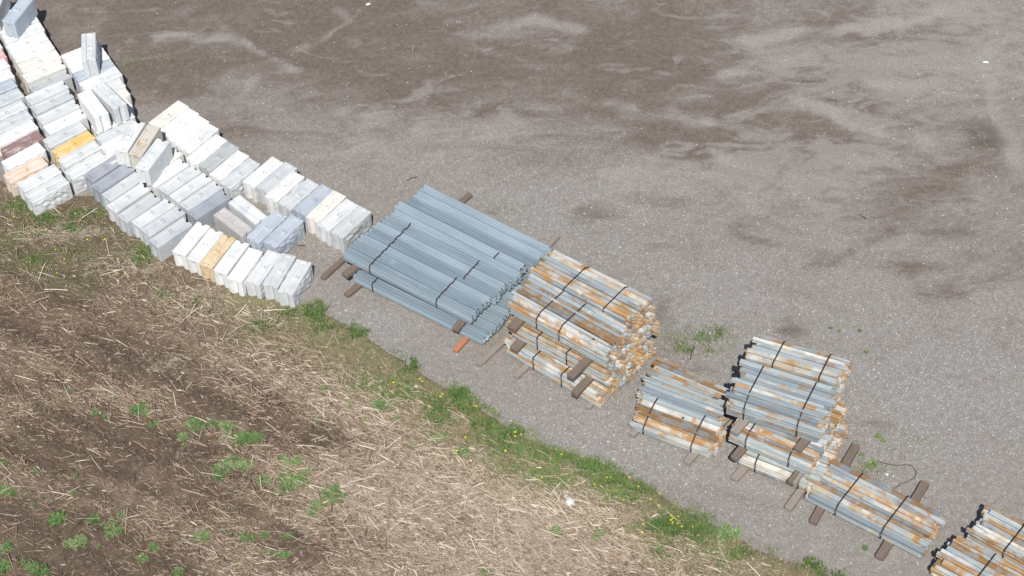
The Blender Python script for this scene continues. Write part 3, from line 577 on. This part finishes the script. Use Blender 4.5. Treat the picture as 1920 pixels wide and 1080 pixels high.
# blocks set on top of the others, and two turned ones between the rows
up = 'blocks lifted onto the lower layer'
block(33.1, 16.9, (37.7, -48.9), 'b', 'blue-grey concrete block set on top at the upper left corner', up, True, 1)
block(-10, 3, (20, -52), 'p', 'pale concrete block cut by the left frame edge, set on top', up, True, 1)
block(166.3, 86.9, (0.5, -55), 'p', 'lone pale concrete block standing upright on top with dark rough side', up, False, 1)
block(173.8, 193.1, (-34.4, -45.6), 'W', 'bright white concrete block on top, left of the two leaning side by side', up, False, 1)
block(204.4, 178.8, (-42.5, -40.6), 'p', 'pale concrete block on top, right of the two leaning side by side', up, False, 1)
block(242.4, 254.4, (37.6, -60.3), 'w', 'white concrete block on top, left of three in a fan', up, True, 1)
block(270.6, 262.0, (37.6, -56), 'u', 'rust-stained concrete block on top, middle of three in a fan', up, True, 1)
block(285.2, 288.7, (42.8, -55.7), 'p', 'pale block with smooth bluish flank on top, right of three in a fan', up, True, 1)
tw = 'turned blocks between the rows'
block(465.6, 391.1, (50, 40), 'p', 'pale concrete block turned crosswise behind the taupe block', tw, True)
block(437.8, 414.7, (50, 41), 't', 'taupe concrete block turned crosswise beside the blue-grey pair', tw, True)

# ------------------------------------------------------------------ guardrail panels
def w_panel(L):
    half = [(.0, .003), (.016, .003), (.026, .010), (.046, .058), (.056, .074), (.068, .0815), (.084, .083), (.100, .0815), (.112, .074), (.121, .058), (.132, .022), (.139, .012), (.145, .012)]
    prof = [(-y, z) for y, z in half[:0:-1]]+half
    th = 0.005; bm = bmesh.new(); ends = []
    for x in (0.0, L):
        ends.append(([bm.verts.new((x, y, z)) for y, z in prof], [bm.verts.new((x, y, z-th)) for y, z in prof]))
    (t0, b0), (t1, b1) = ends
    for i in range(len(prof)-1):
        bm.faces.new((t0[i], t1[i], t1[i+1], t0[i+1])); bm.faces.new((b0[i+1], b1[i+1], b1[i], b0[i]))
        bm.faces.new((t0[i], t0[i+1], b0[i+1], b0[i])); bm.faces.new((t1[i+1], t1[i], b1[i], b1[i+1]))
    bm.faces.new((t0[0], b0[0], b1[0], t1[0])); bm.faces.new((t0[-1], t1[-1], b1[-1], b0[-1]))
    me = bm_mesh('rail_panel', bm, MAT['galvanised_rail'])
    return me
def bar(name, pts, w, th, mat, parent):
    """flat band through points lying in a plane of constant x"""
    bm = bmesh.new(); P_ = [Vector(p) for p in pts]; rings = []
    for i, p in enumerate(P_):
        t = (P_[min(i+1, len(P_)-1)]-P_[max(i-1, 0)]).normalized(); nrm = Vector((1, 0, 0)).cross(t)
        sk = Vector((w/2, 0, 0))
        rings.append([bm.verts.new(q) for q in (p-sk, p+sk, p+sk+nrm*th, p-sk+nrm*th)])
    for a_, b_ in zip(rings, rings[1:]):
        for q in range(4): bm.faces.new((a_[q], a_[(q+1) % 4], b_[(q+1) % 4], b_[q]))
    bm.faces.new(rings[0][::-1]); bm.faces.new(rings[-1])
    return link(name, bm_mesh(name, bm, MAT[mat]), parent)
PL = 4.14; CW = 0.296; PANEL = w_panel(PL)
def rail_bundle(fl, fr, ztop, cols, layers, label, straps, x_off=None, yfrom=0.0, stag=0.05, turn=0.0):
    a_ = at(*fl, ztop); b_ = at(*fr, ztop); d = (b_-a_)[:2]; rz = math.atan2(d[1], d[0]); pit = 0.033; z0 = ztop-0.083-pit*(layers-1)
    yv = np.array([-math.sin(rz), math.cos(rz)]); org = a_[:2]+yv*yfrom
    o = empty('guardrail_bundle', (org[0], org[1], z0), rz+turn); cw = CW
    for c in range(cols):
        xo = (x_off[c] if x_off else 0)
        dz = random.uniform(-0.012, 0.0)
        for l in range(layers):
            p = link('rail_panel', PANEL, o); p.location = (xo+random.uniform(-stag, stag), cw*(c+0.5)+random.uniform(-0.004, 0.004), pit*l+dz+(0.010 if c % 2 else 0)); p.rotation_euler = (0, 0, random.uniform(-0.0025, 0.0025))
    H = 0.083+pit*(layers-1)+0.016
    for x, y0, y1 in straps:
        pts = [(x, y0-0.012, -0.01), (x, y0-0.012, H*0.5), (x, y0-0.008, H-0.07), (x, y0+0.04, H+0.004)]
        m_ = int((y1-y0)/0.15)
        pts += [(x+0.015*math.sin(3*q), y0+(y1-y0)*q/m_, H+0.004-(0.012 if q % 2 else 0)) for q in range(1, m_+1)]
        bar('strap', pts[::-1], 0.03, 0.006, 'strap_steel', o)
    tag(o, label, 'guardrail bundle', 'strapped stacks of guardrail panels'); return o
XO_A1 = [0, -0.05, -0.06, -0.02, -0.04, 0.0]
rail_bundle((637, 471), (888, 598), 0.86, 6, 7, 'upper front stack of blue-grey corrugated guardrail panels with long dark strap', [(0.98, 0, 1.83), (3.15, 0, 0.92), (3.30, 1.0, 1.72)], [0.10, 0.08, 0.12, 0.2, 0.19, 0.27])
rail_bundle((637, 471), (888, 598), 0.86, 5, 7, 'upper rear stack of blue-grey corrugated guardrail panels beside the gravel', [(3.55, 0.25, 0.5)], [0.30, 0.24, 0.42, 0.38, 0.42], 6*CW+0.03, turn=-0.018)
rail_bundle((663, 516), (898, 631), 0.42, 5, 7, 'lower front stack of guardrail panels poking out under the upper one', [(0.6, 0, 0.6)], [0, 0.03, 0.06, 0.02, 0.05])
rail_bundle((663, 516), (898, 631), 0.42, 5, 7, 'lower rear stack of guardrail panels showing scalloped ends under the upper one', [], [0.10, 0.14, 0.12, 0.18, 0.2], 5*CW+0.01)

# ------------------------------------------------------------------ steel posts
PW, PH = 0.150, 0.115
def post_mesh(L, mat, kind, pw):
    bm = bmesh.new(); w, h = pw-0.022, PH-0.004; t = 0.016
    if kind == 0:                       # channel, web up, a second one nested inside
        add_box(bm, 0, L, 0, w, h-t, h); add_box(bm, 0, L, 0, t, 0, h-t); add_box(bm, 0, L, w-t, w, 0, h-t)
        add_box(bm, 0.025, L-0.03, t+0.003, w-t-0.003, 0.006, h-t-0.003)
    elif kind == 1:                     # channel, web down
        add_box(bm, 0, L, 0, w, 0, t); add_box(bm, 0, L, 0, t, t, h); add_box(bm, 0, L, w-t, w, t, h)
        add_box(bm, 0.02, L-0.05, t+0.003, w-t-0.003, t+0.002, h-0.012)
    else:                               # I section
        add_box(bm, 0, L, 0, w, h-t, h); add_box(bm, 0, L, 0, w, 0, t); add_box(bm, 0, L, w/2-t/2, w/2+t/2, t, h-t)
        add_box(bm, 0.05, L-0.05, 0.012, w/2-t/2-0.002, t+0.003, h-t-0.003); add_box(bm, 0.05, L-0.05, w/2+t/2+0.002, w-0.012, t+0.003, h-t-0.003)
    bmesh.ops.bevel(bm, geom=[e for e in bm.edges], offset=0.003, segments=1, affect='EDGES')
    me = bm_mesh('post', bm, MAT[mat]); return me
POSTS = {}
def posts_for(L, pw):
    k_ = (round(L, 2), pw)
    if k_ not in POSTS:
        POSTS[k_] = [(post_mesh(L, m_, q, pw), m_) for m_ in ('post_zinc', 'post_white', 'post_rust', 'post_tan') for q in (0, 2)]
    return POSTS[k_]
bm = bmesh.new(); add_tube(bm, [(0, 0, 0), (0, 0, 0.004)], 0.03, 12); HOLE = bm_mesh('bolt_hole', bm, MAT['post_hole'])
def post_bundle(fl, fr, zref, z0, profile, label, straps, L=2.27, wts=(4, 4, 2, 3), yfrom=0.0, jit=0.06, creep=0.0, fan=0.0, x_off=0.0, hole=None, thing='post_bundle', cat='post bundle', group='strapped bundles of steel posts'):
    """fl, fr: survey positions of the front edge ends at height zref; profile: posts per column, front to back"""
    a_ = at(*fl, zref); b_ = at(*fr, zref); d = (b_-a_)[:2]; rz = math.atan2(d[1], d[0]); full = np.linalg.norm(d)
    yv = np.array([-math.sin(rz), math.cos(rz)]); xv = np.array([math.cos(rz), math.sin(rz)]); org = a_[:2]+yv*yfrom+xv*((full-L)/2+x_off)
    o = empty(thing, (org[0], org[1], z0), rz); 
    wd_ = dict(post_zinc=wts[0], post_white=wts[1], post_rust=wts[2], post_tan=wts[3])
    mx = max(profile); tops = [PH*q for q in profile]; y = 0.0; total = PW*len(profile)
    while y < total-0.05:
        pw = random.choice((0.15, 0.15, 0.122, 0.122, 0.096)); hgt = profile[min(len(profile)-1, int((y+pw/2)/PW))]
        pool = posts_for(L, pw); wt = [wd_[q[1]] for q in pool]
        for l in range(hgt):
            p = link('post', random.choices(pool, wt)[0][0], o); tp = l == hgt-1
            p.location = (random.uniform(-jit, jit)*(1.5 if tp else 1)+creep*(mx-1-l)/max(1, mx-1), y+random.uniform(-0.004, 0.004), PH*l+random.uniform(0, 0.002)+(random.uniform(-0.022, 0.014) if tp else 0))
            p.rotation_euler = (random.uniform(-0.05, 0.05) if tp else 0, 0, random.uniform(-0.004, 0.004)*(2 if tp else 1)+fan*(y/total)**2)
        y += pw
    wd = PW*len(profile)
    for sx in straps:
        pts = [(sx, -0.014, -0.004), (sx, -0.014, tops[0]*0.5), (sx, -0.014, tops[0]-0.01)]
        env = []
        for c, t_ in enumerate(tops): env.append((PW*c if (c == 0 or t_ >= tops[c-1]) else PW*c, t_)); env.append((PW*(c+1), t_))
        hull = []
        for q in [(-0.006, tops[0]+0.004)]+[(y, z+0.012) for y, z in env]+[(wd+0.006, tops[-1]+0.004)]:
            while len(hull) >= 2 and (hull[-1][0]-hull[-2][0])*(q[1]-hull[-2][1])-(hull[-1][1]-hull[-2][1])*(q[0]-hull[-2][0]) >= 0: hull.pop()
            hull.append(q)
        pts += [(sx+0.05*(y/wd), y, z) for y, z in hull] + [(sx+0.05, wd+0.008, tops[-1]*0.4), (sx+0.05, wd+0.008, 0.0)]
        st = bar('strap', pts[::-1], 0.034, 0.006, 'strap_steel', o)
        bm = bmesh.new(); add_box(bm, sx-0.028, sx+0.032, 0.10, 0.19, PH*profile[0]+0.0, PH*profile[0]+0.0) if False else add_box(bm, sx-0.026, sx+0.026, -0.030, -0.014, tops[0]*0.55, tops[0]*0.8)
        link('strap_clip', bm_mesh('strap_clip', bm, MAT['loop_steel']), st)
    if hole:
        h_ = link('bolt_hole', HOLE, o); h_.location = (hole[0], PW*(hole[1]+0.5), PH*profile[hole[1]]+0.003)
    tag(o, label, cat, group); return o
# three-layer stack beside the guardrails
post_bundle((950, 561), (1130, 662), 1.76, 1.30, [3, 4, 4, 4, 4, 4, 4], 'top front bundle of the tall post stack, white and rusty beside the guardrails', [0.95, 1.65], hole=(2.55, 1), wts=(3, 5, 3, 3), creep=0.12, L=3.0)
post_bundle((992, 508), (1180, 604), 1.76, 1.30, [4, 4, 4, 4, 4, 4, 3], 'top rear bundle of the tall post stack, orange patches, beside the gravel', [1.05, 2.25], wts=(4, 3, 4, 2), creep=0.12, L=3.0)
post_bundle((947, 601), (1137, 701), 1.17, 0.71, [4]*7, 'middle front bundle of the tall post stack, under the top one', [0.95, 1.85], wts=(4, 4, 3, 3), creep=0.1, L=3.0)
post_bundle((947, 601), (1137, 701), 1.17, 0.71, [4]*8, 'middle rear bundle of the tall post stack, only its end faces showing', [], wts=(4, 3, 5, 3), yfrom=1.10, x_off=0.02, creep=0.1, L=3.0)
post_bundle((944.6, 638), (1121.5, 743), 0.58, 0.12, [4]*7, 'bottom front bundle of the tall post stack, lying nearest the gravel', [0.95, 1.85], wts=(4, 4, 2, 4), creep=0.08, L=3.0)
post_bundle((944.6, 638), (1121.5, 743), 0.58, 0.12, [4]*8, 'bottom rear bundle of the tall post stack, only its end faces showing', [], wts=(3, 3, 5, 4), yfrom=1.10, x_off=0.03, creep=0.08, L=3.0)
# low pair of bundles left of the second tall stack
post_bundle((1196, 810), (1332, 860), 0.12, 0.13, [2, 3, 4, 4, 5], 'strapped front bundle of the low stack between the two tall ones', [0.28, 1.55], wts=(3, 3, 8, 3), hole=(1.1, 3), jit=0.08, L=2.1, x_off=-0.05)
post_bundle((1203, 737), (1339, 787), 0.70, 0.13, [5, 5, 5, 5, 5, 5, 4, 4, 4], 'loose unstrapped rear pile of posts in the low stack', [], wts=(4, 4, 6, 3), jit=0.08, fan=-0.13, L=2.1, x_off=-0.02, thing='post_pile', cat='post pile')
# second tall stack
post_bundle((1367, 778), (1530, 830), 1.24, 1.24, [4, 5, 6, 6, 6, 6, 6, 6], 'top front bundle of the right-hand tall stack, blue-grey with two straps', [0.42, 1.75], wts=(12, 3, 0, 2), L=2.3, jit=0.09)
post_bundle((1397, 667), (1569, 717), 1.93, 1.24, [6, 6, 6, 6, 6, 5], 'top rear bundle of the right-hand tall stack, farthest from the field', [0.62, 1.78], wts=(4, 5, 1, 5), L=2.3, jit=0.09, x_off=0.08)
post_bundle((1369, 828), (1511, 889), 0.67, 0.67, [3, 4, 4, 4, 4, 4, 4, 4], 'middle front bundle of the right-hand tall stack, under the blue-grey one', [0.42, 1.55], wts=(3, 5, 2, 5), L=2.15, x_off=0.06)
post_bundle((1369, 828), (1511, 889), 0.67, 0.67, [4]*5, 'middle rear bundle of the right-hand tall stack, only end faces showing', [], wts=(4, 2, 5, 5), L=2.2, yfrom=1.25, x_off=-0.02)
post_bundle((1384, 872), (1508, 921), 0.12, 0.12, [3, 4, 4, 4, 4, 4, 4, 4], 'bottom front bundle of the right-hand tall stack, resting near the gravel', [0.48, 1.6], wts=(5, 3, 2, 4), L=2.05, x_off=0.12)
post_bundle((1384, 872), (1508, 921), 0.12, 0.12, [4]*5, 'bottom rear bundle of the right-hand tall stack, only end faces showing', [], wts=(4, 2, 5, 5), L=2.1, yfrom=1.25, x_off=0.05)
# single low bundle and the pair cut by the frame
post_bundle((1503, 933), (1727, 1048), 0.15, 0.15, [2, 3, 3, 3, 3, 3, 3, 3], 'long single bundle of white and rusty posts on two timbers', [0.85, 2.05], wts=(2, 8, 4, 2), L=3.05, jit=0.1)
post_bundle((1750, 1056), (1950, 1164), 0.60, 0.14, [3, 4, 4, 4, 4, 4, 4], 'front post bundle cut off by the bottom right frame corner', [0.95, 2.1], wts=(3, 4, 5, 3), L=2.6, jit=0.09)
post_bundle((1815, 993), (2015, 1101), 0.60, 0.14, [4, 4, 4, 4, 4, 4, 3], 'rear post bundle cut off by the bottom right frame corner', [0.9, 2.1], wts=(4, 5, 4, 3), L=2.6, jit=0.09)

# ------------------------------------------------------------------ timbers under the stacks
def timber(p1, p2, z, w, h, mat, label, ext=(0, 0)):
    a_ = at(*p1, z+h); b_ = at(*p2, z+h); d = b_-a_; L = np.linalg.norm(d[:2]); u = d[:2]/L
    a2 = a_[:2]-u*ext[0]; L2 = L+ext[0]+ext[1]
    bm = bmesh.new(); add_box(bm, 0, L2, -w/2, w/2, 0, h)
    bmesh.ops.subdivide_edges(bm, edges=[e for e in bm.edges if abs(e.verts[0].co.x-e.verts[1].co.x) > 0.1], cuts=max(3, int(L2/0.15)), use_grid_fill=True)
    rd = random.Random(label)
    for v_ in bm.verts: v_.co += Vector((rd.uniform(-0.008, 0.008), rd.uniform(-0.006, 0.006), rd.uniform(-0.003, 0.003) if 0.01 < v_.co.z else 0))
    me = bm_mesh('timber', bm, MAT[mat], 0.012, 1); o = link('timber', me); o.location = (a2[0], a2[1], z); o.rotation_euler = (0, 0, math.atan2(u[1], u[0]))
    tag(o, label, 'timber', 'timbers laid under the stacks'); return o
tb = timber
tb((604, 520), (646, 482), 0, 0.15, 0.11, 'timber_brown', 'brown split timber poking out left of the guardrails', (0, 1.2))
tb((648, 552), (882, 362), 0, 0.17, 0.115, 'timber_brown', 'long brown timber under the lower guardrails, ends showing front and rear')
tb((645, 514), (672, 494), 0.42, 0.20, 0.125, 'timber_brown', 'dark round-cornered timber wedged between guardrail layers at left', (0, 2.6))
tb((853, 616), (925, 528), 0.42, 0.20, 0.125, 'timber_brown', 'dark round-cornered timber wedged between guardrail layers at right', (0, 1.2))
tb((853, 656), (930, 570), 0, 0.15, 0.115, 'timber_orange', 'orange-painted timber end under the lower guardrails')
tb((990, 500), (1046, 439), 0, 0.15, 0.115, 'timber_grey', 'split grey timber end behind the guardrails and tall post stack')
tb((896, 682), (958, 625), 0, 0.16, 0.11, 'timber_grey', 'long weathered grey timber lying left of the tall post stack', (0, 0.5))
tb((966, 705), (1060, 615), 0, 0.16, 0.115, 'timber_grey', 'grey timber end on the ground under the tall post stack, left', (0, 0.6))
tb((1101, 764), (1130, 728), 0, 0.15, 0.10, 'timber_grey', 'small grey timber end on the ground under the tall post stack, right')
tb((958, 614), (1010, 560), 1.17, 0.26, 0.13, 'timber_brown', 'brown timber under the top bundle of the tall stack, left', (0, 1.2))
tb((962, 654), (1020, 596), 0.58, 0.24, 0.13, 'timber_brown', 'brown timber under the middle bundle of the tall stack, left', (0, 1.2))
tb((1069, 705), (1112, 662), 1.17, 0.20, 0.13, 'timber_brown', 'large brown timber under the top bundle of the tall stack, right', (0, 0.3))
tb((1076, 737), (1114, 698), 0.58, 0.20, 0.13, 'timber_brown', 'large brown timber under the middle bundle of the tall stack, right', (0, 0.3))
tb((1184, 814), (1240, 755), 0, 0.17, 0.13, 'timber_grey', 'grey timber end under the low stack, left', (0, 0.5))
tb((1287, 866), (1350, 795), 0, 0.19, 0.13, 'timber_grey', 'broad grey timber end under the low stack, right', (0, 0.5))
tb((1376, 809), (1420, 758), 1.11, 0.22, 0.13, 'timber_grey', 'grey timber under the top bundle of the right-hand tall stack, left', (0, 1.4))
tb((1495, 842), (1530, 800), 1.11, 0.20, 0.13, 'timber_brown', 'dark brown round-edged timber under the top bundle of the right-hand tall stack', (0, 0.4))
tb((1376, 858), (1420, 806), 0.54, 0.20, 0.13, 'timber_brown', 'brown timber under the middle bundle of the right-hand tall stack, left', (0, 1.4))
tb((1481, 902), (1512, 862), 0.54, 0.11, 0.13, 'timber_brown', 'thin brown timber under the middle bundle of the right-hand tall stack, left of a pair', (0, 1.2))
tb((1489, 905), (1520, 864), 0.54, 0.09, 0.13, 'timber_grey', 'thin greyish timber under the middle bundle of the right-hand tall stack, right of a pair', (0, 1.2))
tb((1376, 897), (1440, 826), 0, 0.20, 0.12, 'timber_grey', 'grey timber end on the ground under the right-hand tall stack, left', (0, 0.6))
tb((1477, 952), (1530, 880), 0, 0.19, 0.13, 'timber_grey', 'weathered timber on the ground between the right-hand tall stack and the long bundle', (0, 0.5))
tb((1524, 978), (1606, 832), 0, 0.20, 0.14, 'timber_brown', 'left brown timber carrying the long single bundle')
tb((1649, 1044), (1736, 902), 0, 0.21, 0.14, 'timber_brown', 'right split timber carrying the long single bundle')
tb((1795, 1075), (1868, 990), 0, 0.18, 0.14, 'timber_brown', 'timber under the bundles in the bottom right frame corner')

# ------------------------------------------------------------------ weeds, flowers and small things
def weed_mesh(seed, rad, nl, lf=1.0, up=0.0):
    rd = np.random.default_rng(seed); V, Fq, r = [], [], []
    for i in range(nl):
        ca = rd.uniform(0, 6.283); rr = rad*rd.random()**0.7*(0.62+0.38*math.sin(3*ca+seed)**2); bx, by = rr*math.cos(ca), rr*math.sin(ca)*0.9
        bz = (0.16+0.5*rd.random())*rad*(1-(rr/rad)**2*0.7); a_ = ca+rd.normal(0, 0.9); L = (rd.uniform(0.18, 0.36)*min(rad, 0.28)+0.02)*lf; w = L*rd.uniform(0.14, 0.26); el = rd.uniform(-0.15, 0.7)
        dx, dy, dz = math.cos(a_)*math.cos(el), math.sin(a_)*math.cos(el), math.sin(el); px_, py_ = -math.sin(a_), math.cos(a_); i0 = len(V)
        V += [(bx, by, bz), (bx+dx*L*.5+px_*w, by+dy*L*.5+py_*w, bz+dz*L*.5+0.01), (bx+dx*L, by+dy*L, bz+dz*L*.75), (bx+dx*L*.5-px_*w, by+dy*L*.5-py_*w, bz+dz*L*.5+0.01)]
        Fq.append((i0, i0+1, i0+2, i0+3)); r.append(np.clip(rd.normal(0.45+up, 0.25), 0, 1))
    return np_mesh('weed_clump', np.array(V), np.array(Fq), MAT['weed_leaf'], r)
WEEDS = [weed_mesh(900, 0.26, 280), weed_mesh(901, 0.28, 160, 1.1), weed_mesh(902, 0.25, 220, 0.9, 0.3), weed_mesh(903, 0.22, 90, 1.5, 0.15), weed_mesh(904, 0.30, 240, 0.8, -0.1), weed_mesh(905, 0.27, 120, 1.2, 0.25), weed_mesh(906, 0.2, 60, 1.0, 0.2)]
ZONES = {
 'leafy green weed in the bottom left corner of the field': [(12, 920, 1.1), (48, 917, .7), (62, 947, .6), (108, 973, 1.1), (147, 1018, 1.1), (126, 1020, .8), (13, 1027, 1.0), (45, 1057, 1.2), (3, 1062, 1.2), (75, 1072, 1.1), (10, 870, .7), (67, 883, .6)],
 'small green weed on the dark soil strip at lower left': [(140, 893, .8), (140, 925, .6), (138, 955, .6), (177, 975, .9), (223, 968, 1.0), (208, 992, 1.1), (207, 1005, .8), (185, 1025, .6), (92, 940, .5), (250, 915, .4)],
 'leafy green weed in the large patches left of field centre': [(363, 797, 1.0), (378, 803, .8), (400, 795, .9), (430, 803, 1.1), (418, 797, .8), (463, 823, 1.5), (447, 830, 1.0), (343, 820, .9), (346, 835, .6), (423, 823, .7), (423, 875, 1.2), (415, 890, .9), (440, 862, .9), (460, 873, 1.0), (290, 795, .7)],
 'pale green weed in the patch right of field centre': [(540, 874, 1.2), (530, 862, .8), (547, 905, 1.6), (560, 893, 1.2), (535, 920, 1.0), (490, 902, 1.0), (500, 895, .7), (570, 890, 1.0)],
 'small green weed among straw along the bottom frame edge': [(288, 1027, .8), (380, 1005, 1.0), (333, 1008, .7), (267, 1047, .8), (335, 1073, .9), (462, 1013, 1.0), (448, 1003, .8), (497, 1003, .7), (497, 1035, .9), (527, 1043, 1.0), (440, 1063, .8), (540, 1005, .6), (415, 995, .5), (927, 1072, .8), (908, 1075, .7)],
 'small green weed in the upper part of the field': [(260, 767, 1.1), (273, 772, .8), (180, 773, .8), (200, 782, .5), (305, 743, .6), (127, 733, .5), (607, 730, .8), (593, 787, .8), (652, 763, .8), (715, 763, 1.0), (745, 785, .9), (820, 823, 1.0), (867, 848, 1.0), (597, 950, 1.3), (585, 965, .9), (623, 923, 1.2), (635, 933, 1.0), (567, 900, 1.0), (775, 835, .7), (685, 790, .5), (217, 745, .4)],
}
def weed(px, py, sc, label, group, z=None):
    p = at(px, py); p = at(px, py, float(field_z(np.array([p[0]]), np.array([p[1]]))[0]) if z is None else z)
    o = link('weed_clump', random.choice(WEEDS)); o.location = p; o.rotation_euler = (0, 0, random.uniform(0, 6.28)); o.scale = (sc*.68*random.uniform(.8, 1.3), sc*.68*random.uniform(.8, 1.3), sc*.42)
    tag(o, label, 'weed', group)
for lab, pts in ZONES.items():
    for px, py, sc in pts:
        weed(px, py, sc, lab, lab.replace('weed', 'weeds'))
        if sc >= 1.0:
            for q in range(2): weed(px+random.choice((-1, 1))*random.uniform(7, 15)*sc, py+random.uniform(-8, 8), sc*random.uniform(0.4, 0.75), lab, lab.replace('weed', 'weeds'))
weed(1040, 1000, 1.0, 'bright green weed alone on pale straw near the white rock', None)
weed(1122, 1003, .9, 'dull green weed alone on pale straw right of the bright one', None)
weed(1365, 1003, 1.3, 'bushy bright green weed at the gravel edge near bottom centre', None)
weed(1646, 818, .6, 'bright green weed behind the long single bundle', None, 0.0)
weed(1656, 826, .4, 'small dark weed beside the bright green one behind the long bundle', None, 0.0)
weed(1614, 853, .7, 'weed growing against the left timber of the long bundle', None, 0.0)
weed(1634, 872, .9, 'tufted weed between the left timber and the fallen wire', None, 0.0)
weed(1624, 660, .35, 'tiny lone green weed on open gravel, right of the tall stack', None, 0.0)
weed(1612, 620, .32, 'tiny green weed on open gravel, rightmost of three in line', None, 0.0)
weed(1574, 620, .28, 'tiny green weed on open gravel, middle of three in line', None, 0.0)
weed(1557, 615, .28, 'tiny green weed on open gravel, leftmost of three in line', None, 0.0)
weed(1622, 1028, .5, 'small green weed on gravel left of the long bundle timber', None, 0.0)

bm = bmesh.new()
cv = bm.verts.new((0, 0, 0.075)); rim = [bm.verts.new(((0.030 if q % 2 else 0.022)*math.cos(q*math.pi/8), (0.030 if q % 2 else 0.022)*math.sin(q*math.pi/8), 0.068)) for q in range(16)]
for q in range(16): bm.faces.new((cv, rim[q], rim[(q+1) % 16]))
HEAD = bm_mesh('flower_head', bm, MAT['yellow_petal'])
bm = bmesh.new(); add_tube(bm, [(0, 0, -0.01), (0.004, 0, 0.07)], 0.004, 5); STEM = np_mesh('stem', np.array([v_.co[:] for v_ in bm.verts]), np.array([[l.vert.index for l in f.loops] for f in bm.faces if len(f.verts) == 4]) if not bm.verts.index_update() else None, MAT['weed_leaf'], [0.6]*5); bm.free()
DAND = [(198, 449), (105, 469), (121, 487), (107, 513), (164, 450), (222, 487), (26, 408), (234, 514), (788, 712), (792, 716), (738, 718), (830, 740), (826, 744), (806, 763), (890, 762), (894, 763), (966, 811), (966, 819), (977, 815), (873, 821), (948, 846), (1053, 853), (857, 846), (1016, 896), (966, 811), (1138, 896), (1145, 896), (1114, 909), (1237, 926), (1220, 937), (1235, 948), (1162, 961), (1259, 968), (1261, 973), (1258, 976), (1261, 981), (1272, 969), (1271, 982), (1299, 989), (1206, 983), (1204, 999), (1197, 913), (1169, 938), (1278, 988), (1180, 896)]
for px, py in DAND:
    p = at(px, py); p = at(px, py, float(field_z(np.array([p[0]]), np.array([p[1]]))[0])+0.05)
    o = empty('dandelion', (p[0], p[1], p[2]-0.04), random.uniform(0, 6)); hd = link('flower_head', HEAD, o); hd.scale = (random.uniform(.7, 1.1),)*2+(1,); link('stem', STEM, o)
    tag(o, 'single yellow dandelion flower in the verge or field edge', 'flower', 'yellow dandelions along the verge')

def rock(px, py, sx, sy, sz, mat, label, seed, z=0.0, name='rock', cat='rock', rz=0.5):
    bm = bmesh.new(); bmesh.ops.create_icosphere(bm, subdivisions=2, radius=1.0); rd = random.Random(seed)
    for v_ in bm.verts: v_.co *= rd.uniform(0.82, 1.1); v_.co.x *= sx; v_.co.y *= sy; v_.co.z *= sz
    o = link(name, bm_mesh(name, bm, MAT[mat], 0)); o.location = at(px, py, z); o.location.z += sz*0.4; o.rotation_euler = (0, 0, rz); tag(o, label, cat)
rock(1068, 943, 0.12, 0.15, 0.08, 'rock_white', 'pale rounded rock lying on the straw near bottom centre', 1, 0.03)
rock(1062, 932, 0.06, 0.10, 0.03, 'rock_white', 'smaller flat pale stone touching the rounded rock', 2, 0.03)
rock(1848, 117, 0.09, 0.035, 0.02, 'scrap_white', 'bright white scrap lying on the gravel at upper right', 3, name='white_scrap', cat='scrap', rz=-0.2)
rock(780, 725, 0.055, 0.05, 0.03, 'rock_white', 'small white stone in the grass verge left of the tall stack', 4, 0.02)
rock(1663, 890, 0.045, 0.045, 0.03, 'rock_white', 'white pebble inside the loop of the fallen wire', 5)
rock(690, 8, 0.08, 0.05, 0.015, 'scrap_white', 'pale scrap on the dark ground near the top frame edge', 6, name='pale_scrap', cat='scrap')
def twig(name, pts, r, mat, label, cat, r2=None):
    P_ = [at(px, py, z) for px, py, z in pts]; o0 = P_[0]; bm = bmesh.new(); add_tube(bm, [Vector(p-o0) for p in P_], r, 6, r2)
    o = link(name, bm_mesh(name, bm, MAT[mat])); o.location = o0; tag(o, label, cat); return o
twig('wire', [(1645, 865, .03), (1665, 870, .02), (1682, 873, .015), (1696, 871, .015), (1707, 872, .02), (1714, 878, .015), (1718, 886, .02), (1715, 896, .015), (1702, 903, .02), (1688, 908, .015), (1672, 919, .01)], 0.008, 'wire', 'thin dark bent wire lying behind the long single bundle', 'wire')
twig('stick', [(1294, 674, .02), (1297, 663, .15), (1302, 650, .35), (1304, 644, .42)], 0.016, 'twig_wood', 'dark stick standing up behind the low stack', 'stick', 0.006)
twig('twig', [(761, 339, .01), (770, 334, .03), (782, 331, .01)], 0.012, 'twig_wood', 'dark twig on the gravel behind the guardrails', 'twig')
twig('twig', [(1611, 402, .01), (1619, 407, .02), (1625, 412, .01)], 0.014, 'twig_wood', 'short dark twig on open gravel at right', 'twig')
twig('strap_offcut', [(1335, 747, .72), (1340, 744, .76), (1343, 748, .74), (1360, 746, .74)], 0.010, 'wire', 'bent strap offcut lying on the loose post pile', 'strap offcut')
twig('straw_stalk', [(1034, 925, .04), (1044, 912, .05), (1055, 901, .04)], 0.014, 'scrap_white', 'long pale stalk lying beside the verge above the rock', 'stalk')
twig('stick', [(557, 461, .02), (566, 460, .02), (572, 461, .02)], 0.016, 'twig_wood', 'small brown stick at the foot of the blue-grey pair', 'stick')
twig('dry_stem', [(775, 110, .0), (774, 95, .25), (776, 82, .4)], 0.010, 'twig_pale', 'pale dry stem sprouting on the dark ground at upper centre', 'dry stem', 0.004)
